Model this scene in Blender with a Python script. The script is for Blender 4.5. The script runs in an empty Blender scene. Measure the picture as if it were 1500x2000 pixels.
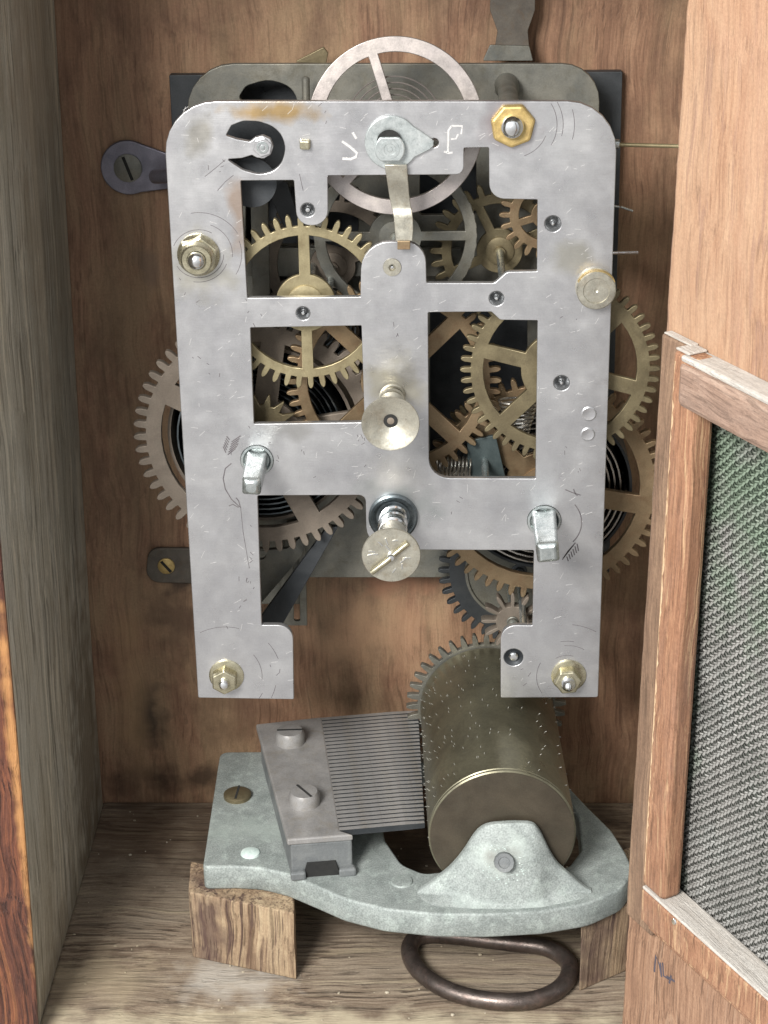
import bpy, bmesh, math, random
from mathutils import Vector, Matrix
random.seed(7)
PI = math.pi
sc = bpy.context.scene
COL = sc.collection
MM = 0.001

# ------------------------------------------------------------------ camera
F, VD = 3909.24, 8658.0
_d = Vector((145, VD, F)).normalized()
_y = Vector((110, -F * math.tan(math.radians(24.3)), F)); _y = (_y - _d * _y.dot(_d)).normalized()
_x = _d.cross(_y)
if _x.x < 0: _x = -_x
_u = -_d                                     # camera-space images of world X, Y, Z (x right, y down, z forward)
Rw = Matrix(((_x.x, _y.x, _u.x), (_x.y, _y.y, _u.y), (_x.z, _y.z, _u.z)))
Rt = Rw.transposed()
CP = -(Rt @ Vector((0, 0, 430)))             # camera position, mm
cam_d = bpy.data.cameras.new('camera'); cam = bpy.data.objects.new('camera', cam_d); COL.objects.link(cam)
cx_, cy_, cz_ = Rt @ Vector((1, 0, 0)), Rt @ Vector((0, -1, 0)), Rt @ Vector((0, 0, -1))
m3 = Matrix((cx_, cy_, cz_)).transposed()
cam.matrix_world = Matrix.Translation(CP * MM) @ m3.to_4x4()
cam_d.sensor_fit = 'VERTICAL'; cam_d.sensor_height = 36; cam_d.lens = F / 2000 * 36
cam_d.clip_start = 0.02; cam_d.clip_end = 20
sc.camera = cam

# ------------------------------------------------------------------ light
w = bpy.data.worlds.new('World'); sc.world = w; w.use_nodes = True
nt = w.node_tree; bg = nt.nodes['Background']
tc = nt.nodes.new('ShaderNodeTexCoord'); sx = nt.nodes.new('ShaderNodeSeparateXYZ')
rp = nt.nodes.new('ShaderNodeValToRGB'); mr = nt.nodes.new('ShaderNodeMapRange')
nt.links.new(tc.outputs['Generated'], sx.inputs[0]); nt.links.new(sx.outputs['Z'], mr.inputs[0])
mr.inputs[1].default_value = -1; mr.inputs[2].default_value = 1
nt.links.new(mr.outputs[0], rp.inputs[0])
rp.color_ramp.elements[0].color = (0.50, 0.48, 0.46, 1); rp.color_ramp.elements[0].position = 0.25
rp.color_ramp.elements[1].color = (0.93, 0.97, 1.0, 1); rp.color_ramp.elements[1].position = 0.75
sd = nt.nodes.new('ShaderNodeMapRange'); nt.links.new(sx.outputs['X'], sd.inputs[0])
for k_, v_ in zip((1, 2, 3, 4), (-.8, .8, 1.45, .62)): sd.inputs[k_].default_value = v_
sm_ = nt.nodes.new('ShaderNodeVectorMath'); sm_.operation = 'SCALE'; nt.links.new(rp.outputs[0], sm_.inputs[0]); nt.links.new(sd.outputs[0], sm_.inputs['Scale'])
nt.links.new(sm_.outputs[0], bg.inputs[0]); bg.inputs[1].default_value = 0.98

def area(name, loc, tgt, size, power, color):
    l = bpy.data.lights.new(name, 'AREA'); l.shape = 'RECTANGLE'; l.size = size[0]; l.size_y = size[1]
    l.energy = power; l.color = color
    o = bpy.data.objects.new(name, l); COL.objects.link(o); o.location = loc
    o.rotation_euler = (Vector(tgt) - Vector(loc)).to_track_quat('-Z', 'Y').to_euler()
    return o
area('window_light', (-0.27, -0.58, 0.42), (0, 0, -0.01), (0.24, 0.24), 9.2, (1.0, 0.97, 0.93))

sc.view_settings.view_transform = 'Standard'; sc.view_settings.look = 'None'
sc.view_settings.exposure = 0.18; sc.view_settings.gamma = 1
sc.render.engine = 'CYCLES'
sc.cycles.use_denoising = True; sc.cycles.max_bounces = 8

# ------------------------------------------------------------------ geometry helpers (mm)
def ray(px, py): return Rt @ Vector(((px - 750) / F, (py - 1000) / F, 1.0))
def aY(px, py, Y):
    d = ray(px, py); return CP + d * ((Y - CP.y) / d.y)
def aZ(px, py, Z):
    d = ray(px, py); return CP + d * ((Z - CP.z) / d.z)
def pr(P):
    c = Rw @ (Vector(P) - CP); return 750 + F * c.x / c.z, 1000 + F * c.y / c.z, c.z
def mmr(rpx, P): return rpx * pr(P)[2] / F
def Yfor(X, Z, py):
    lo, hi = -60., 60.
    for _ in range(40):
        m = (lo + hi) / 2
        if pr((X, m, Z))[1] > py: lo = m
        else: hi = m
    return (lo + hi) / 2

WL = {}                                       # world position (mm) of every parent
def link(name, me, mat, parent=None, at=(0, 0, 0), **kw):
    o = bpy.data.objects.new(name, me); COL.objects.link(o)
    at = Vector(at)
    if parent is not None:
        o.parent = parent; o.location = (at - WL[parent.name]) * MM
    else: o.location = at * MM
    WL[o.name] = at
    if mat is not None and me is not None and not me.materials: me.materials.append(mat)
    for k, v in kw.items(): o[k] = v
    return o
def empty(name, at, label, cat, group=None):
    o = bpy.data.objects.new(name, None); COL.objects.link(o); o.empty_display_size = 0.01
    o.location = Vector(at) * MM; WL[o.name] = Vector(at); o['label'] = label; o['category'] = cat
    if group: o['group'] = group
    return o
def bm_obj(name, bm, mat, parent=None, at=(0, 0, 0), smooth=False, bevel=0, seg=2, **kw):
    """bm in mm, about 'at'"""
    me = bpy.data.meshes.new(name)
    bmesh.ops.scale(bm, vec=(MM, MM, MM), verts=bm.verts)
    bmesh.ops.recalc_face_normals(bm, faces=bm.faces)
    bm.to_mesh(me); bm.free()
    if smooth:
        me.polygons.foreach_set('use_smooth', [True] * len(me.polygons))
        me.set_sharp_from_angle(angle=math.radians(38))
    o = link(name, me, mat, parent, at, **kw)
    if bevel:
        b = o.modifiers.new('bevel', 'BEVEL'); b.width = bevel * MM; b.segments = seg; b.limit_method = 'ANGLE'
        b.angle_limit = math.radians(40)
    return o
def rnd(pts, seg=6):
    """polygon with corner radii -> points ; pts: (Vector2, r)"""
    out = []; n = len(pts)
    for i in range(n):
        p, r = pts[i]; a = pts[i - 1][0]; b = pts[(i + 1) % n][0]
        if r <= 0: out.append(p); continue
        va = (a - p); vb = (b - p); la, lb = va.length, vb.length; va.normalize(); vb.normalize()
        ang = va.angle(vb)
        if ang > 3.0: out.append(p); continue
        t = r / math.tan(ang / 2); t = min(t, la * .49, lb * .49); r2 = t * math.tan(ang / 2)
        c = p + (va + vb).normalized() * (r2 / math.sin(ang / 2))
        s = p + va * t - c; e = p + vb * t - c
        tot = s.angle_signed(e)
        k = max(2, int(abs(tot) / PI * 2 * seg) + 1)
        for j in range(k + 1):
            q = s.copy(); q.rotate(Matrix.Rotation(-tot * j / k, 2)); out.append(c + q)
    return out
def flat_mesh(loops, thick, bev, plane='Y'):
    """filled 2-D loops (mm) extruded. plane Y: (a,b)->(X,Z), front at y=0, body to +y. plane Z: (a,b)->(X,Y), top z=0."""
    cu = bpy.data.curves.new('c', 'CURVE'); cu.dimensions = '2D'; cu.fill_mode = 'BOTH'
    for lp in loops:
        s = cu.splines.new('POLY'); s.points.add(len(lp) - 1)
        for k, p in enumerate(lp): s.points[k].co = (p[0], p[1], 0, 1)
        s.use_cyclic_u = True
    cu.extrude = max(thick / 2 - bev, 0.001); cu.bevel_depth = bev; cu.bevel_resolution = 1; cu.offset = -bev
    ob = bpy.data.objects.new('c', cu); me = bpy.data.meshes.new_from_object(ob)
    bpy.data.objects.remove(ob); bpy.data.curves.remove(cu)
    me.materials.clear()
    bm = bmesh.new(); bm.from_mesh(me); bpy.data.meshes.remove(me)
    bmesh.ops.remove_doubles(bm, verts=bm.verts, dist=0.0005)
    for v in bm.verts:
        x, y, z = v.co
        v.co = (x, thick / 2 - z, y) if plane == 'Y' else (x, y, z - thick / 2)
    return bm
def sheet(name, outer, holes, Y, thick, mat, parent, bev=.12, raw=(), **kw):
    """outlines in photo pixels with radii, laid on the real plane Y"""
    O = WL[parent.name]
    def conv(l):
        q = []
        for p in l:
            P = aY(p[0], p[1], Y); r = mmr(p[2], P) if len(p) > 2 else 0
            q.append((Vector((P.x - O.x, P.z - O.z)), r))
        return rnd(q)
    loops = [conv(outer)] + [conv(h) for h in holes]
    for (px, py, rp) in raw:
        P = aY(px, py, Y); r = mmr(rp, P)
        loops.append([(P.x - O.x + r * math.cos(t * PI / 14), P.z - O.z + r * math.sin(t * PI / 14)) for t in range(28)])
    bm = flat_mesh(loops, thick, bev)
    return bm_obj(name, bm, mat, parent, (O.x, Y, O.z), **kw)
def lathe_bm(prof, n=40, axis='Y'):
    """profile (r, t): revolve; axis Y: t goes towards -Y (to the viewer)"""
    bm = bmesh.new(); rings = []
    for r, t in prof:
        ring = []
        if r < 1e-6:
            ring = [bm.verts.new((0, -t, 0) if axis == 'Y' else (0, 0, t))]
        else:
            for k in range(n):
                a = 2 * PI * k / n; c, s = r * math.cos(a), r * math.sin(a)
                ring.append(bm.verts.new((c, -t, s) if axis == 'Y' else (c, s, t)))
        rings.append(ring)
    for A, B in zip(rings, rings[1:]):
        if len(A) == 1 and len(B) == 1: continue
        for k in range(n):
            k2 = (k + 1) % n
            if len(A) == 1: bm.faces.new((A[0], B[k], B[k2]))
            elif len(B) == 1: bm.faces.new((A[k], A[k2], B[0]))
            else: bm.faces.new((A[k], A[k2], B[k2], B[k]))
    for ring in (rings[0], rings[-1]):
        if len(ring) > 1: bm.faces.new(ring)
    return bm
def lathe(name, prof, at, mat, parent, n=40, axis='Y', **kw):
    return bm_obj(name, lathe_bm(prof, n, axis), mat, parent, at, smooth=True, **kw)
def tube_bm(pts, r, n=8, closed=False, bm=None, flat=1.0, radii=None, up=None):
    bm = bm or bmesh.new(); pts = [Vector(p) for p in pts]; N = len(pts); rings = []
    prev = None
    for i, p in enumerate(pts):
        a = pts[i - 1] if (i or closed) else p; b = pts[(i + 1) % N] if (i < N - 1 or closed) else p
        t = (b - a).normalized()
        if prev is None: prev = Vector((0, 1, 0)) if abs(t.y) < .9 else Vector((1, 0, 0))
        if up: prev = Vector(up)
        u = (prev - t * prev.dot(t)).normalized(); v = t.cross(u); prev = u
        rr = radii[i] if radii else r
        rings.append([bm.verts.new(p + (u * math.cos(2 * PI * k / n) * flat + v * math.sin(2 * PI * k / n)) * rr) for k in range(n)])
    rg = range(N) if closed else range(N - 1)
    for i in rg:
        A, B = rings[i], rings[(i + 1) % N]
        for k in range(n): bm.faces.new((A[k], A[(k + 1) % n], B[(k + 1) % n], B[k]))
    if not closed: bm.faces.new(rings[0]); bm.faces.new(rings[-1])
    return bm
def prism_bm(poly, h, axis='Y', top=1.0):
    """polygon about origin, body from 0 to -h along Y (towards viewer) or 0..h along Z"""
    bm = bmesh.new()
    def P(p, t, s): return (p[0] * s, -t, p[1] * s) if axis == 'Y' else (p[0] * s, p[1] * s, t)
    A = [bm.verts.new(P(p, 0, 1)) for p in poly]; B = [bm.verts.new(P(p, h, top)) for p in poly]
    bm.faces.new(A); bm.faces.new(B)
    for i in range(len(poly)): j = (i + 1) % len(poly); bm.faces.new((A[i], A[j], B[j], B[i]))
    return bm
def hull_bm(quads_a, quads_b):
    """loft between two equal-length point loops"""
    bm = bmesh.new(); A = [bm.verts.new(p) for p in quads_a]; B = [bm.verts.new(p) for p in quads_b]
    bm.faces.new(A); bm.faces.new(B); n = len(A)
    for i in range(n): j = (i + 1) % n; bm.faces.new((A[i], A[j], B[j], B[i]))
    return bm
def ngon(n, r, rot=0, jit=0): return [(r * (1 + random.uniform(-jit, jit)) * math.cos(rot + 2 * PI * k / n), r * (1 + random.uniform(-jit, jit)) * math.sin(rot + 2 * PI * k / n)) for k in range(n)]

# ------------------------------------------------------------------ materials
BT = -80.5
def base_mat(name):
    m = bpy.data.materials.new(name); m.use_nodes = True
    nt = m.node_tree; b = nt.nodes['Principled BSDF']
    tc = nt.nodes.new('ShaderNodeTexCoord'); mp = nt.nodes.new('ShaderNodeMapping')
    nt.links.new(tc.outputs['Object'], mp.inputs[0])
    mp.inputs['Scale'].default_value = (1000, 1000, 1000)      # texture space in mm
    return m, nt, b, mp
def noise(nt, src, scale, detail=4, rough=.55, dist=0):
    n = nt.nodes.new('ShaderNodeTexNoise'); n.inputs['Scale'].default_value = scale
    n.inputs['Detail'].default_value = detail; n.inputs['Roughness'].default_value = rough
    n.inputs['Distortion'].default_value = dist; nt.links.new(src, n.inputs['Vector']); return n.outputs['Fac']
def ramp(nt, src, stops):
    r = nt.nodes.new('ShaderNodeValToRGB'); e = r.color_ramp.elements
    while len(e) < len(stops): e.new(0.5)
    for k, (p, c) in enumerate(stops): e[k].position = p; e[k].color = (*c, 1)
    nt.links.new(src, r.inputs[0]); return r.outputs[0]
def mixc(nt, fac, a, b, mode='MIX'):
    m = nt.nodes.new('ShaderNodeMix'); m.data_type = 'RGBA'; m.blend_type = mode
    if isinstance(fac, float): m.inputs[0].default_value = fac
    else: nt.links.new(fac, m.inputs[0])
    for k, v in ((6, a), (7, b)):
        if isinstance(v, tuple): m.inputs[k].default_value = (*v, 1)
        else: nt.links.new(v, m.inputs[k])
    return m.outputs[2]
def rng(nt, src, a, b, c, d):
    m = nt.nodes.new('ShaderNodeMapRange'); nt.links.new(src, m.inputs[0])
    for k, v in zip((1, 2, 3, 4), (a, b, c, d)): m.inputs[k].default_value = v
    return m.outputs[0]
def math_n(nt, op, a, b):
    m = nt.nodes.new('ShaderNodeMath'); m.operation = op
    for k, v in ((0, a), (1, b)):
        if isinstance(v, (int, float)): m.inputs[k].default_value = v
        else: nt.links.new(v, m.inputs[k])
    return m.outputs[0]
def scalev(nt, src, s, rot=None):
    m = nt.nodes.new('ShaderNodeMapping'); m.inputs['Scale'].default_value = s; nt.links.new(src, m.inputs[0])
    if rot: m.inputs['Rotation'].default_value = rot
    return m.outputs[0]
def bump(nt, b, h, strength, dist):
    n = nt.nodes.new('ShaderNodeBump'); n.inputs['Strength'].default_value = strength; n.inputs['Distance'].default_value = dist * MM
    nt.links.new(h, n.inputs['Height']); nt.links.new(n.outputs[0], b.inputs['Normal'])
def stain_shade(nt, src, col, spots):
    """spots: (x,y,z, rx,ry,rz, colour, strength) in the object's own mm space: marks and painted shade with a shape of their own"""
    wob = nt.nodes.new('ShaderNodeTexNoise'); wob.inputs['Scale'].default_value = .16; wob.inputs['Detail'].default_value = 5
    nt.links.new(src, wob.inputs['Vector'])
    for (x, y, z, rx, ry, rz, c, st) in spots:
        mp = nt.nodes.new('ShaderNodeMapping'); mp.vector_type = 'POINT'
        mp.inputs['Scale'].default_value = (1 / rx, 1 / ry, 1 / rz); mp.inputs['Location'].default_value = (-x / rx, -y / ry, -z / rz)
        nt.links.new(src, mp.inputs[0])
        ln = nt.nodes.new('ShaderNodeVectorMath'); ln.operation = 'LENGTH'; nt.links.new(mp.outputs[0], ln.inputs[0])
        d = math_n(nt, 'ADD', ln.outputs['Value'], rng(nt, wob.outputs['Fac'], .25, .75, -.7, .7))
        col = mixc(nt, rng(nt, d, .35, 1.25, st, 0.), col, c)
    return col
def metal(name, ca, cb, metallic=.8, rough=.42, scale=.25, bumpy=.12, spots=(), dirt=None, dirt_amt=.5, brushed=False, grain=.35, fine=3.0):
    m, nt, b, mp = base_mat(name); v = mp.outputs[0]
    big = noise(nt, v, scale, 6, .6, .5)
    col = ramp(nt, big, [(.32, ca), (.68, cb)])
    if dirt:
        d = noise(nt, v, scale * 2.3, 7, .7, .3)
        col = mixc(nt, rng(nt, d, .5, .68, 0, dirt_amt), col, dirt)
    f1 = noise(nt, v, fine, 3, .6)
    if brushed:
        for rot_, thr, c_, am in ((.5, .60, (.72, .72, .73), .55), (-.25, .62, (.24, .24, .25), .4), (1.4, .64, (.70, .70, .71), .45)):
            st_ = noise(nt, scalev(nt, v, (.10, 1, 2.2), (0, rot_, 0)), 1.6, 4, .8)
            ar_ = noise(nt, v, .06, 3, .6)
            col = mixc(nt, math_n(nt, 'MULTIPLY', rng(nt, st_, thr, thr + .1, 0, am), rng(nt, ar_, .4, .6, .25, 1)), col, c_)
    col = mixc(nt, float(grain), col, ramp(nt, f1, [(.3, (.35, .35, .35)), (.7, (.65, .65, .65))]), 'OVERLAY')
    if spots: col = stain_shade(nt, v, col, [(q[0] - 2.3, q[1], q[2] + 45.7) + tuple(q[3:]) for q in spots])
    nt.links.new(col, b.inputs['Base Color'])
    b.inputs['Metallic'].default_value = metallic
    h = noise(nt, scalev(nt, v, (.12, 1, 1.6), (0, .5, 0)) if brushed else v, 2.2, 5, .65)
    r = noise(nt, v, scale * 3, 5, .6)
    nt.links.new(rng(nt, r, .3, .7, rough - .1, rough + .12), b.inputs['Roughness'])
    bump(nt, b, h, bumpy, .12)
    return m
def wood(name, dark, mid, light, grain='Z', rough=.6, ring=.5, spots=(), stainc=None, stain_amt=.5, line=.35, across=1.0, bumps=.3, spec=.3, tint=None, tint_amt=.5, streak=None, streak_amt=.5, scuff=.0):
    m, nt, b, mp = base_mat(name); v = mp.outputs[0]
    s = {'Z': (1, 1, .05), 'X': (.05, 1, 1), 'Y': (1, .05, 1)}[grain]
    s2 = {'Z': (1, 1, .02), 'X': (.02, 1, 1), 'Y': (1, .02, 1)}[grain]
    bend = nt.nodes.new('ShaderNodeTexNoise'); bend.inputs['Scale'].default_value = .03; nt.links.new(v, bend.inputs['Vector'])
    vm = nt.nodes.new('ShaderNodeVectorMath'); vm.operation = 'MULTIPLY_ADD'; nt.links.new(bend.outputs['Color'], vm.inputs[0]); vm.inputs[1].default_value = (7, 7, 7); nt.links.new(v, vm.inputs[2])
    gv = scalev(nt, vm.outputs[0], tuple(q * across for q in s)); gv2 = scalev(nt, vm.outputs[0], tuple(q * across for q in s2))
    wide = noise(nt, gv, .2, 5, .6, .8)
    fine = noise(nt, gv, 1.3, 8, .75, .2)
    lines = noise(nt, gv2, .75, 4, .7, .0)
    xf = noise(nt, gv, 5.0, 3, .6)
    crisp = noise(nt, gv2, 1.5, 3, .6, .1)
    mixv = math_n(nt, 'ADD', math_n(nt, 'ADD', math_n(nt, 'MULTIPLY', wide, ring * .8), math_n(nt, 'MULTIPLY', fine, 1 - ring)), math_n(nt, 'MULTIPLY', lines, ring * .2))
    col = ramp(nt, mixv, [(.34, dark), (.5, mid), (.64, light)])
    col = mixc(nt, rng(nt, lines, .56, .64, 0, line), col, tuple(q * .45 for q in dark))
    col = mixc(nt, rng(nt, xf, .58, .70, 0, line * .9), col, tuple(q * .4 for q in dark))
    col = mixc(nt, rng(nt, crisp, .565, .60, 0, line * .9), col, tuple(q * .5 for q in dark))
    col = mixc(nt, rng(nt, crisp, .40, .435, line * .5, 0), col, tuple(min(1, q * 1.25) for q in light))
    if tint:
        tn = noise(nt, scalev(nt, v, tuple((.4 if q < 1 else 1) for q in s)), .045, 7, .68, .6)
        col = mixc(nt, rng(nt, tn, .42, .6, 0, tint_amt), col, tint)
    if streak:
        sn = noise(nt, gv2, .42, 3, .8, .3)
        col = mixc(nt, rng(nt, sn, .56, .62, 0, streak_amt), col, streak)
    if stainc:
        bl = noise(nt, scalev(nt, v, tuple((.45 if q < 1 else 1) for q in s)), .055, 7, .7, .4)
        col = mixc(nt, rng(nt, bl, .48, .72, 0, stain_amt), col, stainc)
    spk = noise(nt, v, 1.6, 6, .8)
    col = mixc(nt, .45, col, ramp(nt, spk, [(.3, (.30, .30, .30)), (.7, (.70, .70, .70))]), 'OVERLAY')
    if scuff:
        sf = noise(nt, scalev(nt, v, (1, 1, 1)), .7, 8, .85)
        col = mixc(nt, rng(nt, sf, .62, .72, 0, scuff), col, tuple(min(1, q * 1.5) for q in light))
    if spots: col = stain_shade(nt, v, col, spots)
    nt.links.new(col, b.inputs['Base Color'])
    b.inputs['Specular IOR Level'].default_value = spec
    nt.links.new(rng(nt, fine, .3, .7, rough - .1, rough + .15), b.inputs['Roughness'])
    hh = math_n(nt, 'SUBTRACT', math_n(nt, 'ADD', math_n(nt, 'ADD', fine, math_n(nt, 'MULTIPLY', xf, .4)), math_n(nt, 'MULTIPLY', lines, .8)), rng(nt, crisp, .56, .62, 0, .5))
    bump(nt, b, hh, bumps, .4)
    return m

M_plate = metal('nickel_plate', (.41, .41, .425), (.56, .56, .565), .80, .34, .07, .16, brushed=True, dirt=(.42, .41, .42), dirt_amt=.3, grain=.2, spots=[(25.7, 0, 83.6, 5.6, 6, 5.2, (.33, .27, .28), .6), (-37, 0, 54, 6.5, 6, 6, (.40, .38, .30), .6), 
    (-19, 0, 86.8, 9, 6, 2.2, (.42, .26, .07), .8), (-35.5, 0, 82, 2.6, 6, 4.2, (.27, .25, .20), .6),
    (-28.2, 0, 66, 2.2, 6, 8, (.36, .22, .12), .55), (39, 0, 56, 4.5, 6, 4, (.33, .31, .23), .5),
    (2.5, 0, 28, 7, 6, 6, (.42, .38, .24), .45), (2.5, 0, 1, 8, 6, 6, (.26, .30, .29), .5), (-20, 0, 19, 7, 6, 2.5, (.30, .29, .27), .5)])
M_back = metal('aged_steel', (.13, .135, .125), (.23, .22, .185), .6, .5, .1, .2, dirt=(.10, .09, .06))
M_dark = metal('dark_steel', (.035, .04, .045), (.07, .075, .08), .6, .5, .1, .2)
M_teal = metal('dark_teal_steel', (.05, .07, .072), (.09, .115, .115), .4, .5, .2, .1)
M_lug = metal('brown_steel', (.075, .065, .055), (.13, .115, .095), .4, .55, .2, .2, dirt=(.10, .07, .045))
M_brass = metal('old_brass', (.29, .245, .145), (.41, .355, .215), .75, .42, .12, .15, dirt=(.18, .13, .07))
M_brassd = metal('dark_brass', (.15, .122, .072), (.25, .21, .125), .7, .45, .12, .2, dirt=(.10, .08, .05))
M_copper = metal('copper_brass', (.215, .155, .09), (.31, .225, .135), .7, .45, .12, .15, dirt=(.2, .11, .06))
M_dusty = metal('dusty_brass', (.17, .14, .112), (.25, .21, .17), .45, .6, .15, .15, dirt=(.17, .15, .12))
M_gold = metal('yellow_brass', (.42, .30, .11), (.56, .42, .18), .6, .45, .5, .3, dirt=(.28, .17, .08))
M_nut = metal('nickel_brass', (.38, .35, .24), (.58, .54, .40), .9, .26, .4, .12, dirt=(.22, .18, .1), dirt_amt=.3)
M_bright = metal('bright_steel', (.72, .73, .74), (.85, .85, .84), 1.0, .16, .4, .05)
M_bal = metal('balance_ring_metal', (.34, .305, .295), (.43, .39, .36), .75, .36, .12, .1)
M_zinc = metal('zinc_steel', (.38, .42, .42), (.56, .59, .585), .65, .34, .3, .12, dirt=(.25, .28, .28))
M_cup = metal('polished_sink', (.17, .175, .18), (.27, .275, .28), .9, .3, .5, .02, grain=.1)
M_arbor = metal('arbor_steel', (.36, .40, .40), (.58, .61, .60), .85, .26, .25, .08, dirt=(.16, .20, .20), dirt_amt=.5, grain=.15)
M_disc = metal('dull_nickel', (.38, .36, .30), (.55, .53, .45), .8, .35, .25, .15, dirt=(.3, .22, .12), dirt_amt=.3)
M_spring = metal('blued_spring', (.08, .10, .11), (.17, .19, .20), .9, .32, .3, .05)
M_springl = metal('bright_spring', (.42, .40, .37), (.55, .53, .48), .95, .3, .3, .05)
M_tab = metal('blued_steel', (.13, .13, .16), (.22, .21, .25), .7, .42, .15, .12)
M_comb = metal('comb_steel', (.235, .23, .225), (.35, .34, .33), .35, .5, .12, .25, dirt=(.22, .19, .14), dirt_amt=.4)
M_cyl = metal('cylinder_brass', (.14, .13, .09), (.22, .205, .14), .7, .36, .07, .12, dirt=(.11, .10, .075), dirt_amt=.5, fine=1.6, grain=.4)
M_end = metal('cylinder_end', (.055, .045, .032), (.095, .078, .055), .5, .42, .1, .1, dirt=(.08, .07, .05))
M_cast = metal('oxidised_zinc_casting', (.20, .225, .215), (.31, .34, .325), .2, .62, .16, .7, dirt=(.43, .49, .455), dirt_amt=.55, fine=2.8, grain=1.0, spots=[(-34 + 2.3, 0, -45.7, 30, 5, 30, (.42, .48, .44), .4)])
_bx = aY(985, 1683, -29)
M_castb = metal('corroded_casting', (.22, .245, .235), (.33, .36, .345), .2, .65, .16, .8, dirt=(.45, .51, .47), dirt_amt=.55, fine=2.8, grain=1.0, spots=[(_bx.x - 10 + 2.3, 0, _bx.z - (BT - 6) - 45.7, 6.5, 40, 5.5, (.52, .58, .54), .75), (_bx.x - 16 + 2.3, 0, 4 - 45.7, 9, 40, 3, (.5, .57, .53), .5), (_bx.x - 2 + 2.3, 0, 5.5 - 45.7, 8, 40, 2.5, (.5, .57, .53), .5), (_bx.x - 10 + 2.3, 0, _bx.z - (BT - 6) - 45.7, 3.3, 40, 3.0, (.2, .19, .17), .8)])
M_castd = metal('dark_casting', (.12, .13, .135), (.2, .21, .21), .3, .6, .12, .5, dirt=(.24, .25, .24))
M_iron = metal('rusty_iron', (.08, .065, .058), (.17, .14, .125), .8, .36, .2, .45, dirt=(.22, .15, .13), dirt_amt=.5)
M_line = metal('scratch_dark', (.10, .09, .10), (.16, .15, .15), .3, .6, .5, .05)
M_shine = metal('scratch_bright', (.72, .71, .70), (.82, .81, .79), .6, .35, .5, .05)
M_pin = metal('pin_steel', (.33, .33, .30), (.45, .44, .40), .3, .6, .5, .02)
M_hole = metal('hole_shade_black', (.012, .012, .012), (.02, .02, .018), 0, .9, .3, .05)  # black in place of the shade inside holes, bores and slots

M_backw = wood('back_panel_wood', (.15, .08, .05), (.245, .138, .085), (.35, .215, .135), 'Z', .5, .6, stainc=(.085, .045, .03), stain_amt=.75, tint=(.31, .22, .13), tint_amt=.6, scuff=.25, spots=[
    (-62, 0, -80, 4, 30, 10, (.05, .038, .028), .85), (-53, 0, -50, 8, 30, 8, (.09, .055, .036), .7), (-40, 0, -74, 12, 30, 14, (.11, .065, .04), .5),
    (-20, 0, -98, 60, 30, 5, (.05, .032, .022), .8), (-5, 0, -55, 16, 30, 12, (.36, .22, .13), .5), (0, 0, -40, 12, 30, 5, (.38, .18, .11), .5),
    (-66, 0, -70, 4, 30, 26, (.34, .22, .12), .5), (-53, 0, -40, 6, 30, 4, (.03, .022, .018), .7), (-55, 0, 40, 3, 30, 5, (.16, .11, .08), .6)])  # near-black spot below the lower tab is its painted cast shadow
M_floor = wood('floor_wood', (.11, .075, .052), (.20, .15, .108), (.34, .28, .205), 'X', .7, .3, stainc=(.11, .075, .05), stain_amt=.5, line=.75, across=.75, bumps=.8, tint=(.30, .25, .19), tint_amt=.6, streak=(.44, .37, .25), streak_amt=.35, scuff=.4, spots=[
    (-60, 36, 0, 40, 18, 30, (.11, .07, .045), .55), (20, 26, 0, 60, 24, 30, (.07, .052, .04), .7),  # dark back of the floor: shade put into the colour
    (-20, -41, 0, 90, 6, 30, (.55, .48, .34), .65), (-36, -24, 0, 12, 8, 30, (.45, .42, .37), .7), (-66, -24, 0, 14, 10, 30, (.40, .33, .22), .45)])
M_wallw = wood('side_wall_wood', (.25, .235, .19), (.40, .38, .32), (.58, .555, .48), 'Z', .5, .55, stainc=(.50, .50, .44), stain_amt=.4, across=.55, bumps=.7, line=.7, tint=(.35, .31, .23), tint_amt=.5, streak=(.66, .61, .49), streak_amt=.6, scuff=.2, spots=[
    (-76, 34, -80, 30, 20, 46, (.15, .12, .08), .7), (-76, -10, -105, 30, 60, 12, (.2, .165, .11), .5), (-76, 20, 80, 30, 22, 60, (.30, .25, .19), .5)])  # wall painted dimmer towards the back, where light falls off
M_varn = wood('varnished_wood', (.05, .02, .014), (.12, .042, .024), (.24, .085, .035), 'Z', .3, .35, stainc=(.035, .016, .014), stain_amt=.8, spec=.6, line=.7, bumps=.9, streak=(.34, .14, .055), streak_amt=.4, scuff=.3, spots=[(-74.3, -44, -42, 1.3, 20, 42, (.46, .23, .085), .8)])
M_door = wood('door_wood', (.24, .13, .08), (.32, .185, .115), (.41, .26, .165), 'Z', .5, .4, across=1.0, line=.35, bumps=.3, stainc=(.34, .19, .13), stain_amt=.5, tint=(.44, .30, .20), tint_amt=.6, scuff=.35, streak=(.24, .145, .11), streak_amt=.45)
M_doorb = wood('lower_door_wood', (.20, .11, .07), (.30, .175, .11), (.40, .25, .165), 'Z', .5, .4, across=1.2, line=.5, bumps=.4, stainc=(.13, .07, .05), stain_amt=.6, streak=(.42, .29, .20), streak_amt=.4, scuff=.2)
M_bead = wood('bead_wood', (.20, .10, .058), (.295, .152, .09), (.41, .245, .145), 'Z', .45, .5, across=1.5, line=.4, bumps=.35, stainc=(.20, .13, .10), stain_amt=.6, streak=(.55, .38, .22), streak_amt=.5, scuff=.3)
M_beadx = wood('rail_bead_wood', (.18, .115, .085), (.27, .18, .135), (.37, .27, .21), 'X', .6, .5, across=1.5, line=.35, bumps=.4, stainc=(.22, .16, .13), stain_amt=.6, scuff=.4)
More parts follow.
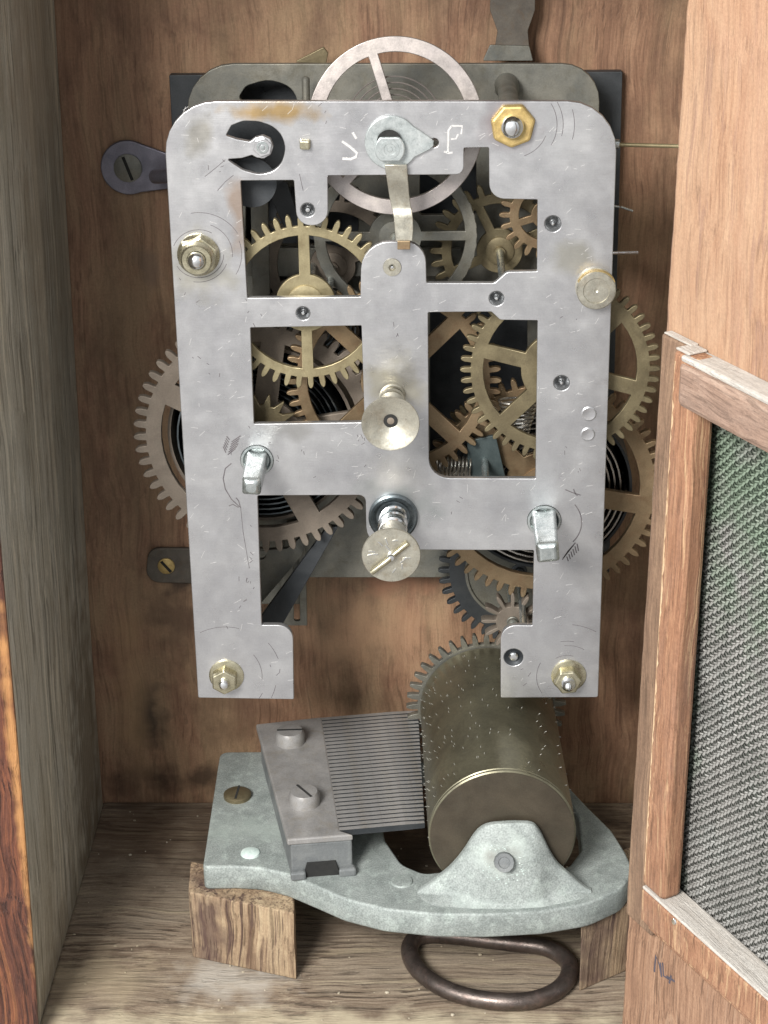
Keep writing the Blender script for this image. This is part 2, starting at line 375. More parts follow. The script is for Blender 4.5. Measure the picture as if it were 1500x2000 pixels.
M_block = wood('block_wood', (.15, .095, .06), (.33, .23, .145), (.52, .41, .27), 'Z', .75, .7, stainc=(.12, .07, .05), stain_amt=.7, across=1.0, bumps=.9, line=.5, tint=(.42, .32, .2), tint_amt=.5, streak=(.07, .04, .035), streak_amt=.8, scuff=.5, spots=[(-8, 0, 10, 5, 40, 16, (.085, .05, .045), .75), (2, 0, 2, 2, 40, 12, (.12, .07, .045), .6)])
M_ink = metal('pencil_mark', (.05, .045, .06), (.08, .07, .09), 0, .7, .5, .02)

# ================================================================== CASE
FZ, BY = -104.9, 50.0
case = empty('wooden_case', (0, 5, FZ), 'old wooden clock case with brown back panel and dusty floor around the movement', 'case')
def block_pts(a, b, *args, **kw): ...
def box(name, x0, x1, y0, y1, z0, z1, mat, parent, bevel=.4, **kw):
    c = Vector(((x0 + x1) / 2, (y0 + y1) / 2, (z0 + z1) / 2)); bm = bmesh.new()
    bmesh.ops.create_cube(bm, size=1); bmesh.ops.scale(bm, vec=(x1 - x0, y1 - y0, z1 - z0), verts=bm.verts)
    off = Vector(kw.pop('origin', c)); bmesh.ops.translate(bm, vec=c - off, verts=bm.verts)
    return bm_obj(name, bm, mat, parent, off, bevel=bevel, **kw)
box('back_panel', -100, 100, BY, BY + 8, FZ - 12, 150, M_backw, case, origin=(0, BY, 0))
box('floor_board', -76.2, 110, -46, BY - .1, FZ - 12, FZ, M_floor, case, bevel=.8, origin=(0, 0, FZ))
XNP = [(-117, -76.5), (-104, -76.15), (-64, -74.84), (-27, -74.1), (13, -73.5), (150, -71.2)]
def XN(z):
    for (za, xa), (zb, xb) in zip(XNP, XNP[1:]):
        if z <= zb: return xa + (xb - xa) * (z - za) / (zb - za)
    return XNP[-1][1]
# left side: inner face leans a little
def cor(z, y): return -76.0 if z < -90 else -76 + (z + 90) / 190 * (4.5 if y > 0 else -4.0)
zz = [FZ - 12, -60, 0, 60, 150]
bm = bmesh.new(); vs = []
for z in zz:
    t = max(0, (z + 90) / 190)
    vs.append([bm.verts.new(p) for p in ((-76 + 4.6 * t, BY - 1.3, z), (XN(z), -41, z), (-96, -41, z), (-96, BY - 1.3, z))])
for A, B in zip(vs, vs[1:]):
    for k in range(4): bm.faces.new((A[k], A[(k + 1) % 4], B[(k + 1) % 4], B[k]))
bm.faces.new(vs[0]); bm.faces.new(vs[-1])
bm_obj('side_wall', bm, M_wallw, case, (0, 0, 0), bevel=.5)
bm = bmesh.new(); vs = []
for z in (FZ - 12, -104, -85, -64, -45, -27, -8, 13, 60, 150):
    j = random.uniform(-.15, .15)
    vs.append([bm.verts.new(p) for p in ((XN(z) + .9 + j, -44.5, z), (-110, -44.5, z), (-110, -41.02, z), (XN(z) + .1, -41.02, z))])
for A, B in zip(vs, vs[1:]):
    for k in range(4): bm.faces.new((A[k], A[(k + 1) % 4], B[(k + 1) % 4], B[k]))
bm.faces.new(vs[0]); bm.faces.new(vs[-1])
bm_obj('edging', bm, M_varn, case, (0, 0, 0), bevel=.5)
box('side_wall', 78, 96, -30, BY - .1, FZ - 12, 150, M_wallw, case, origin=(80, 0, 0))
box('board', -96, 96, -41, BY - .1, 150.2, 160, M_wallw, case)  # unseen case top, added to keep light off the upper back panel

# ================================================================== MOVEMENT
mv = empty('clock_movement', (2.3, 18, -45.7), 'nickel plated clock movement with brass gears behind a cut-out front plate', 'clock movement')
PO = WL['clock_movement']
TH = 1.5
outer = [(317, 198, 104), (1207, 198, 100), (1168, 1362, 4), (978, 1363, 3), (978, 1221, 50), (1040, 1222, 2), (1043, 1075, 3), (817, 1074, 10), (716, 1074, 50),
         (714, 967, 14), (503, 968, 3), (511, 1221, 2), (572, 1221, 50), (574, 1366, 3), (387, 1363, 3)]
h1 = [(470, 353, 2), (574, 352, 3), (580, 441, 28), (641, 440, 32), (640, 343, 3), (906, 341, 16), (906, 289, 3), (955, 288, 3), (956, 388, 30),
      (1050, 390, 2), (1049, 530, 2), (990, 531, 18), (966, 553, 10), (833, 553, 3), (831, 472, 62), (706, 472, 62), (704, 580, 2), (483, 582, 2)]
h2 = [(489, 640, 2), (706, 636, 2), (712, 825, 2), (496, 828, 2)]
h3 = [(836, 610, 3), (960, 609, 6), (977, 625, 8), (1050, 626, 2), (1046, 935, 2), (838, 934, 40)]
h4 = [(441, 265, 3), (452, 245, 4), (475, 236, 30), (505, 237, 42), (532, 246, 42), (550, 263, 42), (558, 289, 42), (551, 318, 42), (533, 336, 42), (505, 341, 42),
      (475, 333, 30), (455, 320, 5), (443, 311, 2), (472, 309, 4), (492, 303, 3), (501, 308, 4), (515, 310, 6), (529, 302, 6), (534, 287, 6), (528, 272, 6), (513, 265, 6), (498, 269, 5), (488, 277, 4), (462, 272, 6)]
recess = [(601, 410, 14), (766, 522, 17), (970, 583, 15), (592, 612, 14), (1080, 437, 16.5), (1097, 748, 16), (1003, 1284, 19)]
raw = [(848, 279, 9)] + recess + [(502, 899, 32), (1063, 1017, 33)]
fp = sheet('cutout_plate', outer, [h1, h2, h3, h4], 0, TH, M_plate, mv, .16, raw)

def on(px, py, Y=0): return aY(px, py, Y)
# pivots seated in sunk holes
for k, (px, py, rp) in enumerate(recess):
    P = on(px, py); r = mmr(rp, P)
    if k == 1:
        cup = lathe('bushing', [(r + .05, -TH), (r + .05, .25), (.75, .3), (.6, -.4), (0, -.4)], P, M_disc, mv, 28)
    else:
        cup = lathe('bushing', [(r + .01, -1.45), (r + .01, -.1), (r - .15, -.12), (r * .55, -1.0), (.35 * r, -1.3), (0, -1.3)], P, M_cup if k != 6 else M_dark, mv, 28)
    pr_ = .42 if k != 6 else 1.05
    lathe('pivot', [(pr_, -1.4), (pr_, -.2 if k else .1), (pr_ * .7, .12), (0, .2)], P, M_bright, cup, 16)
# rivets
for (px, py, rp) in ((1150, 808, 15), (1148, 848, 14)):
    P = on(px, py); r = mmr(rp, P)
    lathe('rivet', [(r, -.2), (r, .12), (r * .85, .28), (r * .5, .2), (0, .18)], P, M_plate, mv, 24)
P = on(596, 281); bm_obj('square_stud', prism_bm([(-1.15, -1), (1.1, -1.1), (1.2, 1), (-1.1, 1.1)], 1.3, top=.85), M_nut, mv, P, bevel=.3)
# hex boss with screw in the crescent opening
P = on(513, 287, 0)
hb = bm_obj('hex_boss', prism_bm(ngon(6, 1.95, .3), .5), M_plate, mv, P, bevel=.12)
lathe('pivot', [(1.2, .4), (1.2, .7), (.75, .72), (.7, .45), (.45, .45), (.45, .8), (0, .85)], P, M_arbor, hb, 20)
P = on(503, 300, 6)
bm_obj('shutter_disc', flat_mesh([ngon(30, 5.2)], .6, .05), M_dark, mv, P + Vector((-1.5, 0, -6)))  # disc colour darkened for the shade inside the opening
bm_obj('shade_disc', flat_mesh([ngon(40, 9)], .8, .05), M_dark, mv, aY(506, 285, 17))  # dark disc added behind the opening, where only shade shows

# nuts on the pillars
pillars = [(388, 497), (1000, 243), (440, 1322), (1108, 1322), (1163, 560)]
for k, (px, py) in enumerate(pillars):
    P = on(px, py)
    pl = lathe('pillar', [(2.6, -36), (2.6, -33), (2.1, -32), (2.1, -4), (2.8, -3), (2.8, -1.55)], P, M_dark if k != 1 else M_back, mv, 24)
    if k == 0:
        n = lathe('nut', [(4.3, 0), (4.35, .5), (3.9, .9), (3.4, 1.6), (3.3, 3.6), (2.9, 4.2), (2.0, 4.2), (1.9, 3.6)], P, M_nut, mv, 36)
        bm_obj('hex_flange', prism_bm(ngon(6, 4.55, .35), 1.9, top=.92), M_nut, n, P, bevel=.35)
        lathe('stud', [(1.85, 3), (1.85, 4.6), (1.4, 5.4), (.6, 5.8), (0, 5.9)], P, M_bright, n, 20)
    elif k == 1:
        n = bm_obj('nut', prism_bm(ngon(7, 4.7, .2, .05), 1.5, top=.93), M_gold, mv, P, bevel=.45)
        lathe('stud', [(2.35, 1.2), (2.3, 2.6), (1.8, 3.6), (.9, 4.1), (0, 4.2)], P, M_bright, n, 28)
    elif k in (2, 3):
        ws = lathe('washer', [(3.9, 0), (3.9, .3), (3.6, .45), (1, .45)], P + Vector((.3, 0, .4)), M_nut, mv, 32)
        n = bm_obj('nut', prism_bm(ngon(6, 3.15, .5 if k == 2 else .1), 2.9, top=.96), M_nut, mv, P, bevel=.3)
        lathe('stud', [(1.3, 2.6), (1.3, 3.3), (.9, 4.3), (0, 4.8)] if k == 2 else [(1.7, 2.6), (1.7, 3.4), (1.2, 4.6), (.5, 5.4), (0, 5.5)], P, M_bright, n, 24)
    else:
        n = lathe('thumb_screw', [(4.1, 0), (4.1, .5), (3.7, .6), (3.7, 1.1), (4.0, 1.2), (4.0, 2.6), (3.8, 2.8), (2.7, 2.85), (2.6, 2.6), (.45, 2.6), (0, 2.2)], P, M_disc, mv, 44)
        bm = bmesh.new()
        for q in range(30):
            a = PI * .15 + q * PI * .7 / 29
            c = Vector((4.0 * math.cos(a), -1.9, 4.0 * math.sin(a)))
            mt = Matrix.Translation(c) @ Matrix.Rotation(-a, 4, 'Y') @ Matrix.Diagonal((.35, 1.3, .22, 1))
            bmesh.ops.create_cube(bm, size=1, matrix=mt)
        bm_obj('knurling', bm, M_gold, n, P, kind='stuff')

# regulator: pear washer with pointer, flat-sided screw, lever
P = on(765, 277)
R0 = 5.35
pts = []
for k in range(33):
    a = math.radians(38) + (2 * PI - math.radians(72)) * k / 32
    pts.append((R0 * math.cos(a), R0 * math.sin(a)))
pts += [(7.6, -1.4), (8.3, -.7), (8.3, .35), (7.4, 1.1)]
rw = bm_obj('pointer_washer', flat_mesh([pts], .8, .15), M_zinc, mv, P + Vector((0, -.85, 0)))
Q = on(762, 293)
bm_obj('regulator_screw', prism_bm([(3.0 * math.cos(a), 3.0 * math.sin(a)) if abs(math.sin(a - .1)) < .78 else (3.0 * math.cos(a), 3.0 * .8 * (1 if math.sin(a - .1) > 0 else -1)) for a in [2 * PI * q / 36 for q in range(36)]], 1.6), M_zinc, mv, Vector((Q.x, -.8, Q.z + .7)), bevel=.25)
lathe('screw_rings', [(1.9, 0), (1.85, .1), (1.2, .1), (1.1, .02), (.6, .02), (.5, .12), (0, .15)], Vector((Q.x, -2.4, Q.z + .7)), M_zinc, mv, 28)
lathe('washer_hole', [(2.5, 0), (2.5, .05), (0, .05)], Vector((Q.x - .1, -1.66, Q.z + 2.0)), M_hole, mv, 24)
# lever strip: bends back through the window then over the arch
strip = [(769, 322, -1.9, 21.5), (770, 332, -1.7, 21.5), (775.5, 380, -.6, 19.8), (779, 402, .1, 19), (782, 414, -.2, 18.7), (784, 428, -1.3, 18.5), (785, 450, -1.5, 18), (785, 471, -1.6, 16.5)]
bm = bmesh.new(); rows = []
for (px, py, Y, wp) in strip:
    P = on(px + 4, py, Y); hw = mmr(wp, P)
    rows.append([bm.verts.new((P.x - PO.x + s * hw, Y + q - PO.y, P.z - PO.z)) for s, q in ((-1, 0), (1, 0), (1, .45), (-1, .45))])
for A, B in zip(rows, rows[1:]):
    for k in range(4): bm.faces.new((A[k], A[(k + 1) % 4], B[(k + 1) % 4], B[k]))
bm.faces.new(rows[0]); bm.faces.new(rows[-1])
lv = bm_obj('regulator_lever', bm, M_disc, mv, PO, smooth=True, bevel=.12)
P = on(789, 478, -1.7); bm_obj('lever_tip', prism_bm([(-1.35, -.9), (1.25, -.9), (1.3, .9), (-1.3, .9)], .5), M_copper, lv, P, bevel=.15)

# winding arbors: square, tapering to a rounded end
for (bx, by, ty, s, rot, hr) in ((502, 899, 953, 2.1, .06, 32), (1063, 1017, 1082, 2.5, -.1, 33)):
    P = on(bx, by); Y = Yfor(P.x, P.z, ty)
    col = lathe('arbor_collar', [(mmr(hr, P) - .05, -1.4), (mmr(hr, P) - .05, .25), (mmr(hr, P) - .5, .35), (mmr(hr, P) - .9, -.3), (0, -.4)], P, M_arbor, mv, 36)
    bm = bmesh.new(); rows = []
    L = -Y
    for t, k in ((-1, 1.02), (1, 1.05), (2.2, 1.0), (L * .6, .98), (L - 1.2, .93), (L - .35, .8), (L, .5)):
        rows.append([bm.verts.new((s * k * a, -t, s * k * b)) for a, b in ((-1, -1), (1, -1), (1, 1), (-1, 1))])
    for A, B in zip(rows, rows[1:]):
        for k in range(4): bm.faces.new((A[k], A[(k + 1) % 4], B[(k + 1) % 4], B[k]))
    bm.faces.new(rows[0]); bm.faces.new(rows[-1])
    bmesh.ops.rotate(bm, verts=bm.verts, cent=(0, 0, 0), matrix=Matrix.Rotation(rot, 3, 'Y'))
    bm_obj('winding_arbor', bm, M_arbor, col, P, bevel=.6, seg=4)

def coil(name, at, r, wire, turns, y0, y1, mat, parent):
    n = int(turns * 20)
    pts = [(r * math.cos(2 * PI * turns * i / n), -(y0 + (y1 - y0) * i / n), r * math.sin(2 * PI * turns * i / n)) for i in range(n + 1)]
    return bm_obj(name, tube_bm(pts, wire, 7), mat, parent, at, smooth=True)
# centre knob with dished face
P = on(766, 772); Y = -Yfor(P.x, P.z, 828); r = mmr(57, P + Vector((0, -Y, 0)))
kb = lathe('hand_setting_knob', [(2.9, Y * .35), (2.75, Y - 4.2), (3.2, Y - 2.2), (4.6, Y - 1), (r - .15, Y - .5), (r, Y - .15), (r - .1, Y), (r - .5, Y - .1), (r * .62, Y - .9), (r * .3, Y - 1.5), (1.35, Y - 1.7), (1.3, Y - 2.6), (0, Y - 2.6)], P, M_disc, mv, 56)
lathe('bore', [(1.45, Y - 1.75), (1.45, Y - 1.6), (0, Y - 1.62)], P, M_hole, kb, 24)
lathe('bore_end', [(.8, Y - 1.62), (.2, Y - 1.5), (0, Y - 1.5)], P, M_dusty, kb, 12)
lathe('arbor', [(2.0, -1), (2.0, Y * .5)], P, M_disc, kb, 24); coil('knob_spring', P, 2.5, .35, 3.0, .2, Y * .5, M_disc, kb)
# alarm knob with cross pin, spring and big washer
P = on(768, 1008); Y = -Yfor(P.x, P.z, 1085); r = mmr(58, P + Vector((0, -Y, 0)))
lathe('washer', [(5.3, 0), (5.3, 1.0), (4.9, 1.25), (4.3, 1.1), (3.6, .5), (2.5, .5)], P, M_spring, mv, 44)
kb = lathe('alarm_knob', [(2.9, Y * .42), (2.75, Y - 3.5), (3.4, Y - 1.8), (4.8, Y - 1), (r - .1, Y - .6), (r, Y - .3), (r - .15, Y), (r - .8, Y + .02), (0, Y + .05)], P, M_disc, mv, 56)
lathe('arbor', [(2.0, -1), (2.0, Y * .5)], P, M_arbor, kb, 24); coil('knob_spring', P, 2.7, .5, 2.6, .6, Y * .45, M_bright, kb)
a = math.radians(40); bm = tube_bm([(-5.3 * math.cos(a), -Y - .9, -5.3 * math.sin(a)), (-.6 * math.cos(a), -Y - 1.1, -.6 * math.sin(a)), (.8 * math.cos(a), -Y - .5, .8 * math.sin(a)), (4.6 * math.cos(a), -Y - .35, 4.6 * math.sin(a))], .62, 10)
bm_obj('cross_pin', bm, M_nut, kb, P, smooth=True)
lathe('stud', [(.95, Y), (.95, Y + .9), (.6, Y + 1.4), (0, Y + 1.5)], P, M_bright, kb, 16)
bm = bmesh.new()
for (x, z, an, l) in ((-4.0, .9, -.1, 1.4), (-3.8, .2, .15, 2.2), (-2.2, 2.7, -.8, 1.3), (-.9, 3.2, 1.9, 1.6), (.9, 3.4, .1, 1.1), (2.4, -1.2, .7, 1.5), (3.2, -.6, .1, 1.6), (-3.0, -2.6, .5, 1.2), (.6, -3.4, .9, 1.2), (2.2, -2.4, 1.6, 1.1), (-.6, 1.6, 2.2, 2.0)):
    tube_bm([(x - l / 2 * math.cos(an), -Y - .04, z - l / 2 * math.sin(an)), (x, -Y - .05, z + .12), (x + l / 2 * math.cos(an), -Y - .04, z + l / 2 * math.sin(an))], .17, 5, bm=bm)
bm_obj('stamped_numerals', bm, M_bright, kb, P, kind='stuff')

# ---- marks on the front plate
def inpoly(x, y, poly):
    c = False; n = len(poly)
    for i in range(n):
        x1, y1 = poly[i][:2]; x2, y2 = poly[i - 1][:2]
        if (y1 > y) != (y2 > y) and x < (x2 - x1) * (y - y1) / (y2 - y1) + x1: c = not c
    return c
def okpt(x, y):
    if not inpoly(x, y, outer) or x < 333 + (y - 400) * .061 or x > 1199 - (y - 300) * .033: return False
    if any(inpoly(x, y, h) for h in (h1, h2, h3, h4)): return False
    return all((x - a) ** 2 + (y - b) ** 2 > (r + 3) ** 2 for a, b, r in raw)
def strokes(name, lines, rad, mat, parent=fp, Y=0, **kw):
    bm = bmesh.new(); O = WL[parent.name]
    for l in lines:
        if name.endswith('scratches'):
            l = [(x, y) for x, y in l if okpt(x, y)]
        if len(l) < 2: continue
        pts = [aY(x, y, Y) - O for x, y in l]
        tube_bm(pts, rad, 5, bm=bm, flat=.35)
    return bm_obj(name, bm, mat, parent, O, **kw)
strokes('letter', [[(689, 259), (692, 264), (696, 271)], [(668, 276), (684, 287), (697, 299), (695, 307), (685, 311), (669, 310)]], .34, M_shine, label='stamped letter S')
strokes('letter', [[(882, 246), (876, 255), (875, 298)], [(882, 246), (903, 246), (901, 262)], [(881, 272), (891, 271), (895, 262)], [(867, 296), (876, 299), (884, 298)]], .26, M_shine, label='stamped letter F')
def arc(cx, cy, r, a0, a1, n=14, sy=.93): return [(cx + r * math.cos(math.radians(a0 + (a1 - a0) * i / n)), cy - sy * r * math.sin(math.radians(a0 + (a1 - a0) * i / n))) for i in range(n + 1)]
sL = [[(452, 905), (440, 915), (436, 935), (440, 955), (452, 975), (468, 990)], [(466, 991), (455, 985), (447, 988)], [(470, 992), (466, 978), (461, 972)]]
for q in range(6): sL.append([(441 + q * 1.5, 884 - q * 5), (436 + q * 1.3, 872 - q * 4)]); sL.append([(445 + q * 1.5, 888 - q * 5), (460 + q * 2, 876 - q * 5)])
sR = [arc(1078, 1020, 58, 40, -45), [(1104, 956), (1118, 962), (1134, 967)], [(1120, 955), (1124, 965), (1128, 968)]]
for q in range(6): sR.append([(1124 - q * 4, 1060 + q * 5), (1108 - q * 2, 1078 + q * 3)]); sR.append([(1127 - q * 4, 1062 + q * 5), (1130 - q * 4, 1076 + q * 4)])
strokes('engraved_arrow', sL, .15, M_line); strokes('engraved_arrow', sR, .15, M_line)
sc_ = [arc(388, 497, 88, 100, 30), arc(388, 497, 84, 20, -30), arc(388, 497, 66, 70, -5), arc(388, 497, 52, 200, 60), arc(388, 497, 49, 0, -150), arc(388, 497, 58, -20, -100),
       arc(440, 1322, 105, 135, 75), arc(440, 1322, 72, 40, -5), arc(440, 1322, 80, -25, -50), arc(440, 1322, 100, -10, -35), arc(440, 1322, 110, 40, 20),
       arc(1000, 243, 88, 30, -30), arc(1000, 243, 100, 28, -14), arc(1000, 243, 122, 15, -15), arc(1000, 243, 70, -20, -70),
       arc(1108, 1322, 60, 150, 215), arc(1108, 1322, 45, 120, 75), arc(1108, 1322, 66, 95, 60), arc(1108, 1322, 75, 100, 80), arc(1108, 1322, 110, 85, 45),
       [(470, 990), (475, 1040), (487, 1110)], [(400, 345), (425, 325), (440, 312)], [(425, 372), (440, 355), (456, 342)], [(585, 340), (592, 372), (600, 395)]]
for q in range(80):
    x, y = random.choice([(420, 700), (430, 1000), (400, 600), (770, 640), (800, 980), (900, 1000), (1120, 900), (1110, 650), (700, 880), (600, 900), (1020, 1310), (420, 300), (620, 230), (480, 870), (540, 880), (520, 925), (480, 1150), (500, 830), (465, 880), (345, 560), (455, 1200), (535, 1330), (600, 1290), (370, 700), (500, 1060), (495, 600)])
    x += random.uniform(-18, 18); y += random.uniform(-35, 35); x = max(x, 395 if y > 900 else 350)
    if 505 < x < 720 and 965 < y < 1225: continue
    an = random.uniform(-1.2, 1.2); l = random.uniform(3, 10); sc_.append([(x, y), (x + l * math.sin(an), y + l * math.cos(an))])
strokes('scratches', sc_, .08, M_line, kind='stuff')
sb = []
for q in range(520):
    x = random.uniform(345, 1165); y = random.uniform(210, 1340)
    ok = okpt(x, y) or (x < 460 or 715 < x < 825 or x > 1060 or 205 < y < 230 or 840 < y < 960 or (825 < x and 945 < y < 1065)) and not (575 < x < 975 and y > 1075) and (720 < x < 1180 or y < 965 or x < 495)
    ok = okpt(x, y)
    if not ok: continue
    an = random.gauss(.5, .5); l = random.uniform(4, 16)
    sb.append([(x, y), (x + l * math.cos(an), y - l * math.sin(an))])
strokes('fine_scratches', sb, .04, M_shine, kind='stuff')

# ---- back plate, mounting plate
bp_o = [(363, 125, 95), (1173, 125, 75), (1140, 1128, 6), (598, 1128, 6), (598, 1180, 3), (395, 1180, 6)]
wins = [[(505, 500, 4), (560, 500, 4), (560, 900, 4), (505, 900, 4)], [(820, 300, 6), (930, 300, 6), (930, 420, 6), (820, 420, 6)], [(640, 590, 4), (720, 590, 4), (720, 950, 4), (640, 950, 4)], [(840, 560, 4), (1030, 560, 4), (1030, 930, 4), (840, 930, 4)], [(480, 365, 4), (700, 365, 4), (700, 478, 4), (480, 478, 4)]]
cres = [(466, 190, 8), (480, 168, 20), (525, 154, 60), (570, 170, 40), (585, 205, 30), (560, 235, 20), (500, 232, 20)]
sheet('base_plate', bp_o, wins + [cres], 36, 1.5, M_back, mv, .15)
sheet('mounting_plate', [(330, 147, 3), (1216, 140, 3), (1190, 1120, 3), (385, 1124, 3)], [], 47, 2.5, M_dark, mv, .15)
# gears
def gear(name, cx, cy, Rp, Y, N, mat, tooth=2.3, rim=2.2, hub=6.5, nsp=4, sw=2.2, rot=0, thick=1.2, label=None, hubm=None, fat=.25, pinion=0, toothrot=0, sharp=False):
    P = aY(cx, cy, Y); R = mmr(Rp, P); rr = R - tooth; ri = rr - rim; p = 2 * PI / N; out = []
    for i in range(N):
        a = i * p + toothrot
        prof = [(-fat * 1.08, 0), (-fat, .12), (-fat * .93, .6), (-fat * .62, .86), (-fat * .22, 1), (fat * .22, 1), (fat * .62, .86), (fat * .93, .6), (fat, .12), (fat * 1.08, 0)]
        if sharp: prof = [(-.36, 0), (-.1, .9), (0, 1), (.3, .1)]
        for da, h in prof: out.append(((rr + h * tooth) * math.cos(a + da * p), (rr + h * tooth) * math.sin(a + da * p)))
    loops = [out]
    if nsp:
        st = 2 * PI / nsp
        for k in range(nsp):
            a0, a1 = rot + k * st, rot + (k + 1) * st
            do, di = math.asin(min(.9, sw / 2 / ri)), math.asin(min(.9, sw / 2 / hub))
            n = max(6, int(40 / nsp)); lp = []
            for j in range(n + 1): t = a0 + do + (a1 - a0 - 2 * do) * j / n; lp.append((ri * math.cos(t), ri * math.sin(t)))
            if a1 - a0 - 2 * di > .05:
                for j in range(n + 1): t = a1 - di - (a1 - a0 - 2 * di) * j / n; lp.append((hub * math.cos(t), hub * math.sin(t)))
            else: lp.append((hub * 1.1 * math.cos((a0 + a1) / 2), hub * 1.1 * math.sin((a0 + a1) / 2)))
            loops.append(lp)
    g = bm_obj(name, flat_mesh(loops, thick, .13), mat, mv, P, **({'label': label} if label else {}))
    lathe('hub', [(hub * .62, -thick), (hub * .62, .35), (hub * .5, .5), (1.2, .55), (1.2, 1.5), (0, 1.5)], P, hubm or mat, g, 28)
    lathe('arbor', [(.8, -(35.5 - Y)), (.8, Y - 1.6)], P, M_arbor, g, 10)
    if pinion:
        pp = []
        for i in range(10):
            for da, q in ((-.3, .7), (-.2, 1), (.2, 1), (.3, .7)): t = (i + da) * 2 * PI / 10; pp.append((pinion * q * math.cos(t), pinion * q * math.sin(t)))
        bm_obj('pinion', flat_mesh([pp], 5, .05), M_arbor, g, P + Vector((0, thick, 0)))
    return g
gear('gear_wheel', 597, 592, 178, 4.2, 44, M_brass, 2.5, 1.9, 6.2, 4, 2.3, PI / 2, 1.2, 'polished brass wheel behind the upper left window', toothrot=.03, pinion=2.2)
gear('gear_wheel', 1094, 722, 195, 4.2, 52, M_brassd, 2.2, 2.6, 8.2, 6, 3.3, math.radians(165), 1.3, 'olive brass wheel behind the right window', pinion=2.6)
gear('gear_wheel', 768, 745, 211, 10, 54, M_copper, 2.4, 2.3, 7, 4, 3.6, PI / 4, 1.3, 'copper coloured centre wheel')
gear('barrel_wheel', 510, 853, 250, 15, 56, M_dusty, 2.7, 3.4, 9, 5, 5.2, math.radians(153), 1.6, 'dusty barrel wheel showing past the left edge of the plate', fat=.27)
gear('barrel_wheel', 1062, 957, 238, 15, 58, M_copper, 2.4, 3.3, 9, 5, 4.4, math.radians(-10), 1.6, 'brass barrel wheel at the lower right', fat=.24)
gear('gear_wheel', 772, 462, 160, 20, 48, M_back, .1, 2.4, 5.6, 4, 2.0, 0, 1.0, 'dark toothless wheel behind the regulator lever')
gear('gear_wheel', 976, 490, 137, 27, 30, M_brassd, 2.6, 2.1, 5, 4, 2.0, math.radians(25), 1.0, 'dark brass wheel in the upper right window', hubm=M_brassd)
gear('gear_wheel', 1065, 420, 90, 23, 22, M_copper, 2.2, 2.0, 3, 4, 1.6, .3, 1.0)
gear('gear_wheel', 945, 868, 92, 22, 24, M_brassd, 2.4, 2.2, 3.5, 4, 2.2, .5, 1.2)
gear('star_wheel', 512, 836, 70, 7.5, 14, M_brassd, 2.6, 9, 2, 0, 2, .3, 1.0, sharp=True)
gear('gear_wheel', 650, 520, 150, 30, 40, M_dusty, 2.2, 2.4, 5, 4, 2.4, .4, 1.2)
gk = gear('driving_disc', 1014, 1115, 158, 33.5, 40, M_dark, 2.6, 2, 3, 0, 2, 0, 1.6, 'dark solid toothed disc that drives the music cylinder', fat=.22)
P = aY(1014, 1115, 33.5); lathe('disc_rim', [(12.8, 0), (12.8, .5), (12.2, .6), (12.0, .1), (0, .1)], P, M_back, gk, 64)
gear('pinion', 1001, 1214, 61, 14.5, 12, M_dusty, 3.3, .8, 2.2, 0, 1, .1, 2.6, 'small grey pinion with long teeth', fat=.17, hubm=M_back)
# barrel springs behind the big wheels
def spiral(name, P, r0, r1, turns, width, th, mat, parent, n=46):
    bm = bmesh.new(); prev = None; N = int(turns * n)
    for i in range(N + 1):
        t = i / N; a = 2 * PI * turns * t; r = r0 + (r1 - r0) * t; c, s = math.cos(a), math.sin(a)
        row = [bm.verts.new(q) for q in ((r * c, 0, r * s), ((r + th) * c, 0, (r + th) * s), ((r + th) * c, width, (r + th) * s), (r * c, width, r * s))]
        if prev:
            for k in range(4): bm.faces.new((prev[k], prev[(k + 1) % 4], row[(k + 1) % 4], row[k]))
        prev = row
    return bm_obj(name, bm, mat, parent, P, smooth=True)
P = aY(510, 853, 18.5); spiral('mainspring', P, 8, 19, 9, 10, .35, M_spring, mv)
lathe('spring_barrel', [(20.2, -13), (20.2, -1.0), (20.9, -1.0), (20.9, -13)], P, M_dusty, mv, 64)
P = aY(1062, 957, 18.5); spiral('mainspring', P, 7, 18.2, 9, 10, .35, M_springl, mv)
lathe('spring_barrel', [(19.2, -13), (19.2, -1.0), (19.8, -1.0), (19.8, -13)], P, M_dark, mv, 64)
def helix(name, P, r0, r1, L, turns, wire, mat, axis):
    n = int(turns * 18); pts = []
    for i in range(n + 1):
        t = i / n; a = 2 * PI * turns * t; r = r0 + (r1 - r0) * t
        pts.append((r * math.cos(a), r * math.sin(a) * .6, L * (t - .5)) if axis == 'Z' else (L * (t - .5), r * math.sin(a) * .6, r * math.cos(a)))
    return bm_obj(name, tube_bm(pts, wire, 6), mat, mv, P, smooth=True)
helix('coil_spring', aY(1012, 815, 9.5), 2.1, 4.3, 8.5, 9, .27, M_springl, 'Z')
sheet('steel_arm', [(912, 862, 6), (968, 850, 6), (990, 945, 2), (915, 945, 2)], [], 12.2, 1.0, M_teal, mv)
P = aY(610, 640, 24.0); spiral('alarm_spring', P, 3, 9.3, 6, 4, .3, M_spring, mv)
helix('coil_spring', aY(886, 915, 12.8), 2.6, 2.6, 7.5, 9, .25, M_springl, 'X')
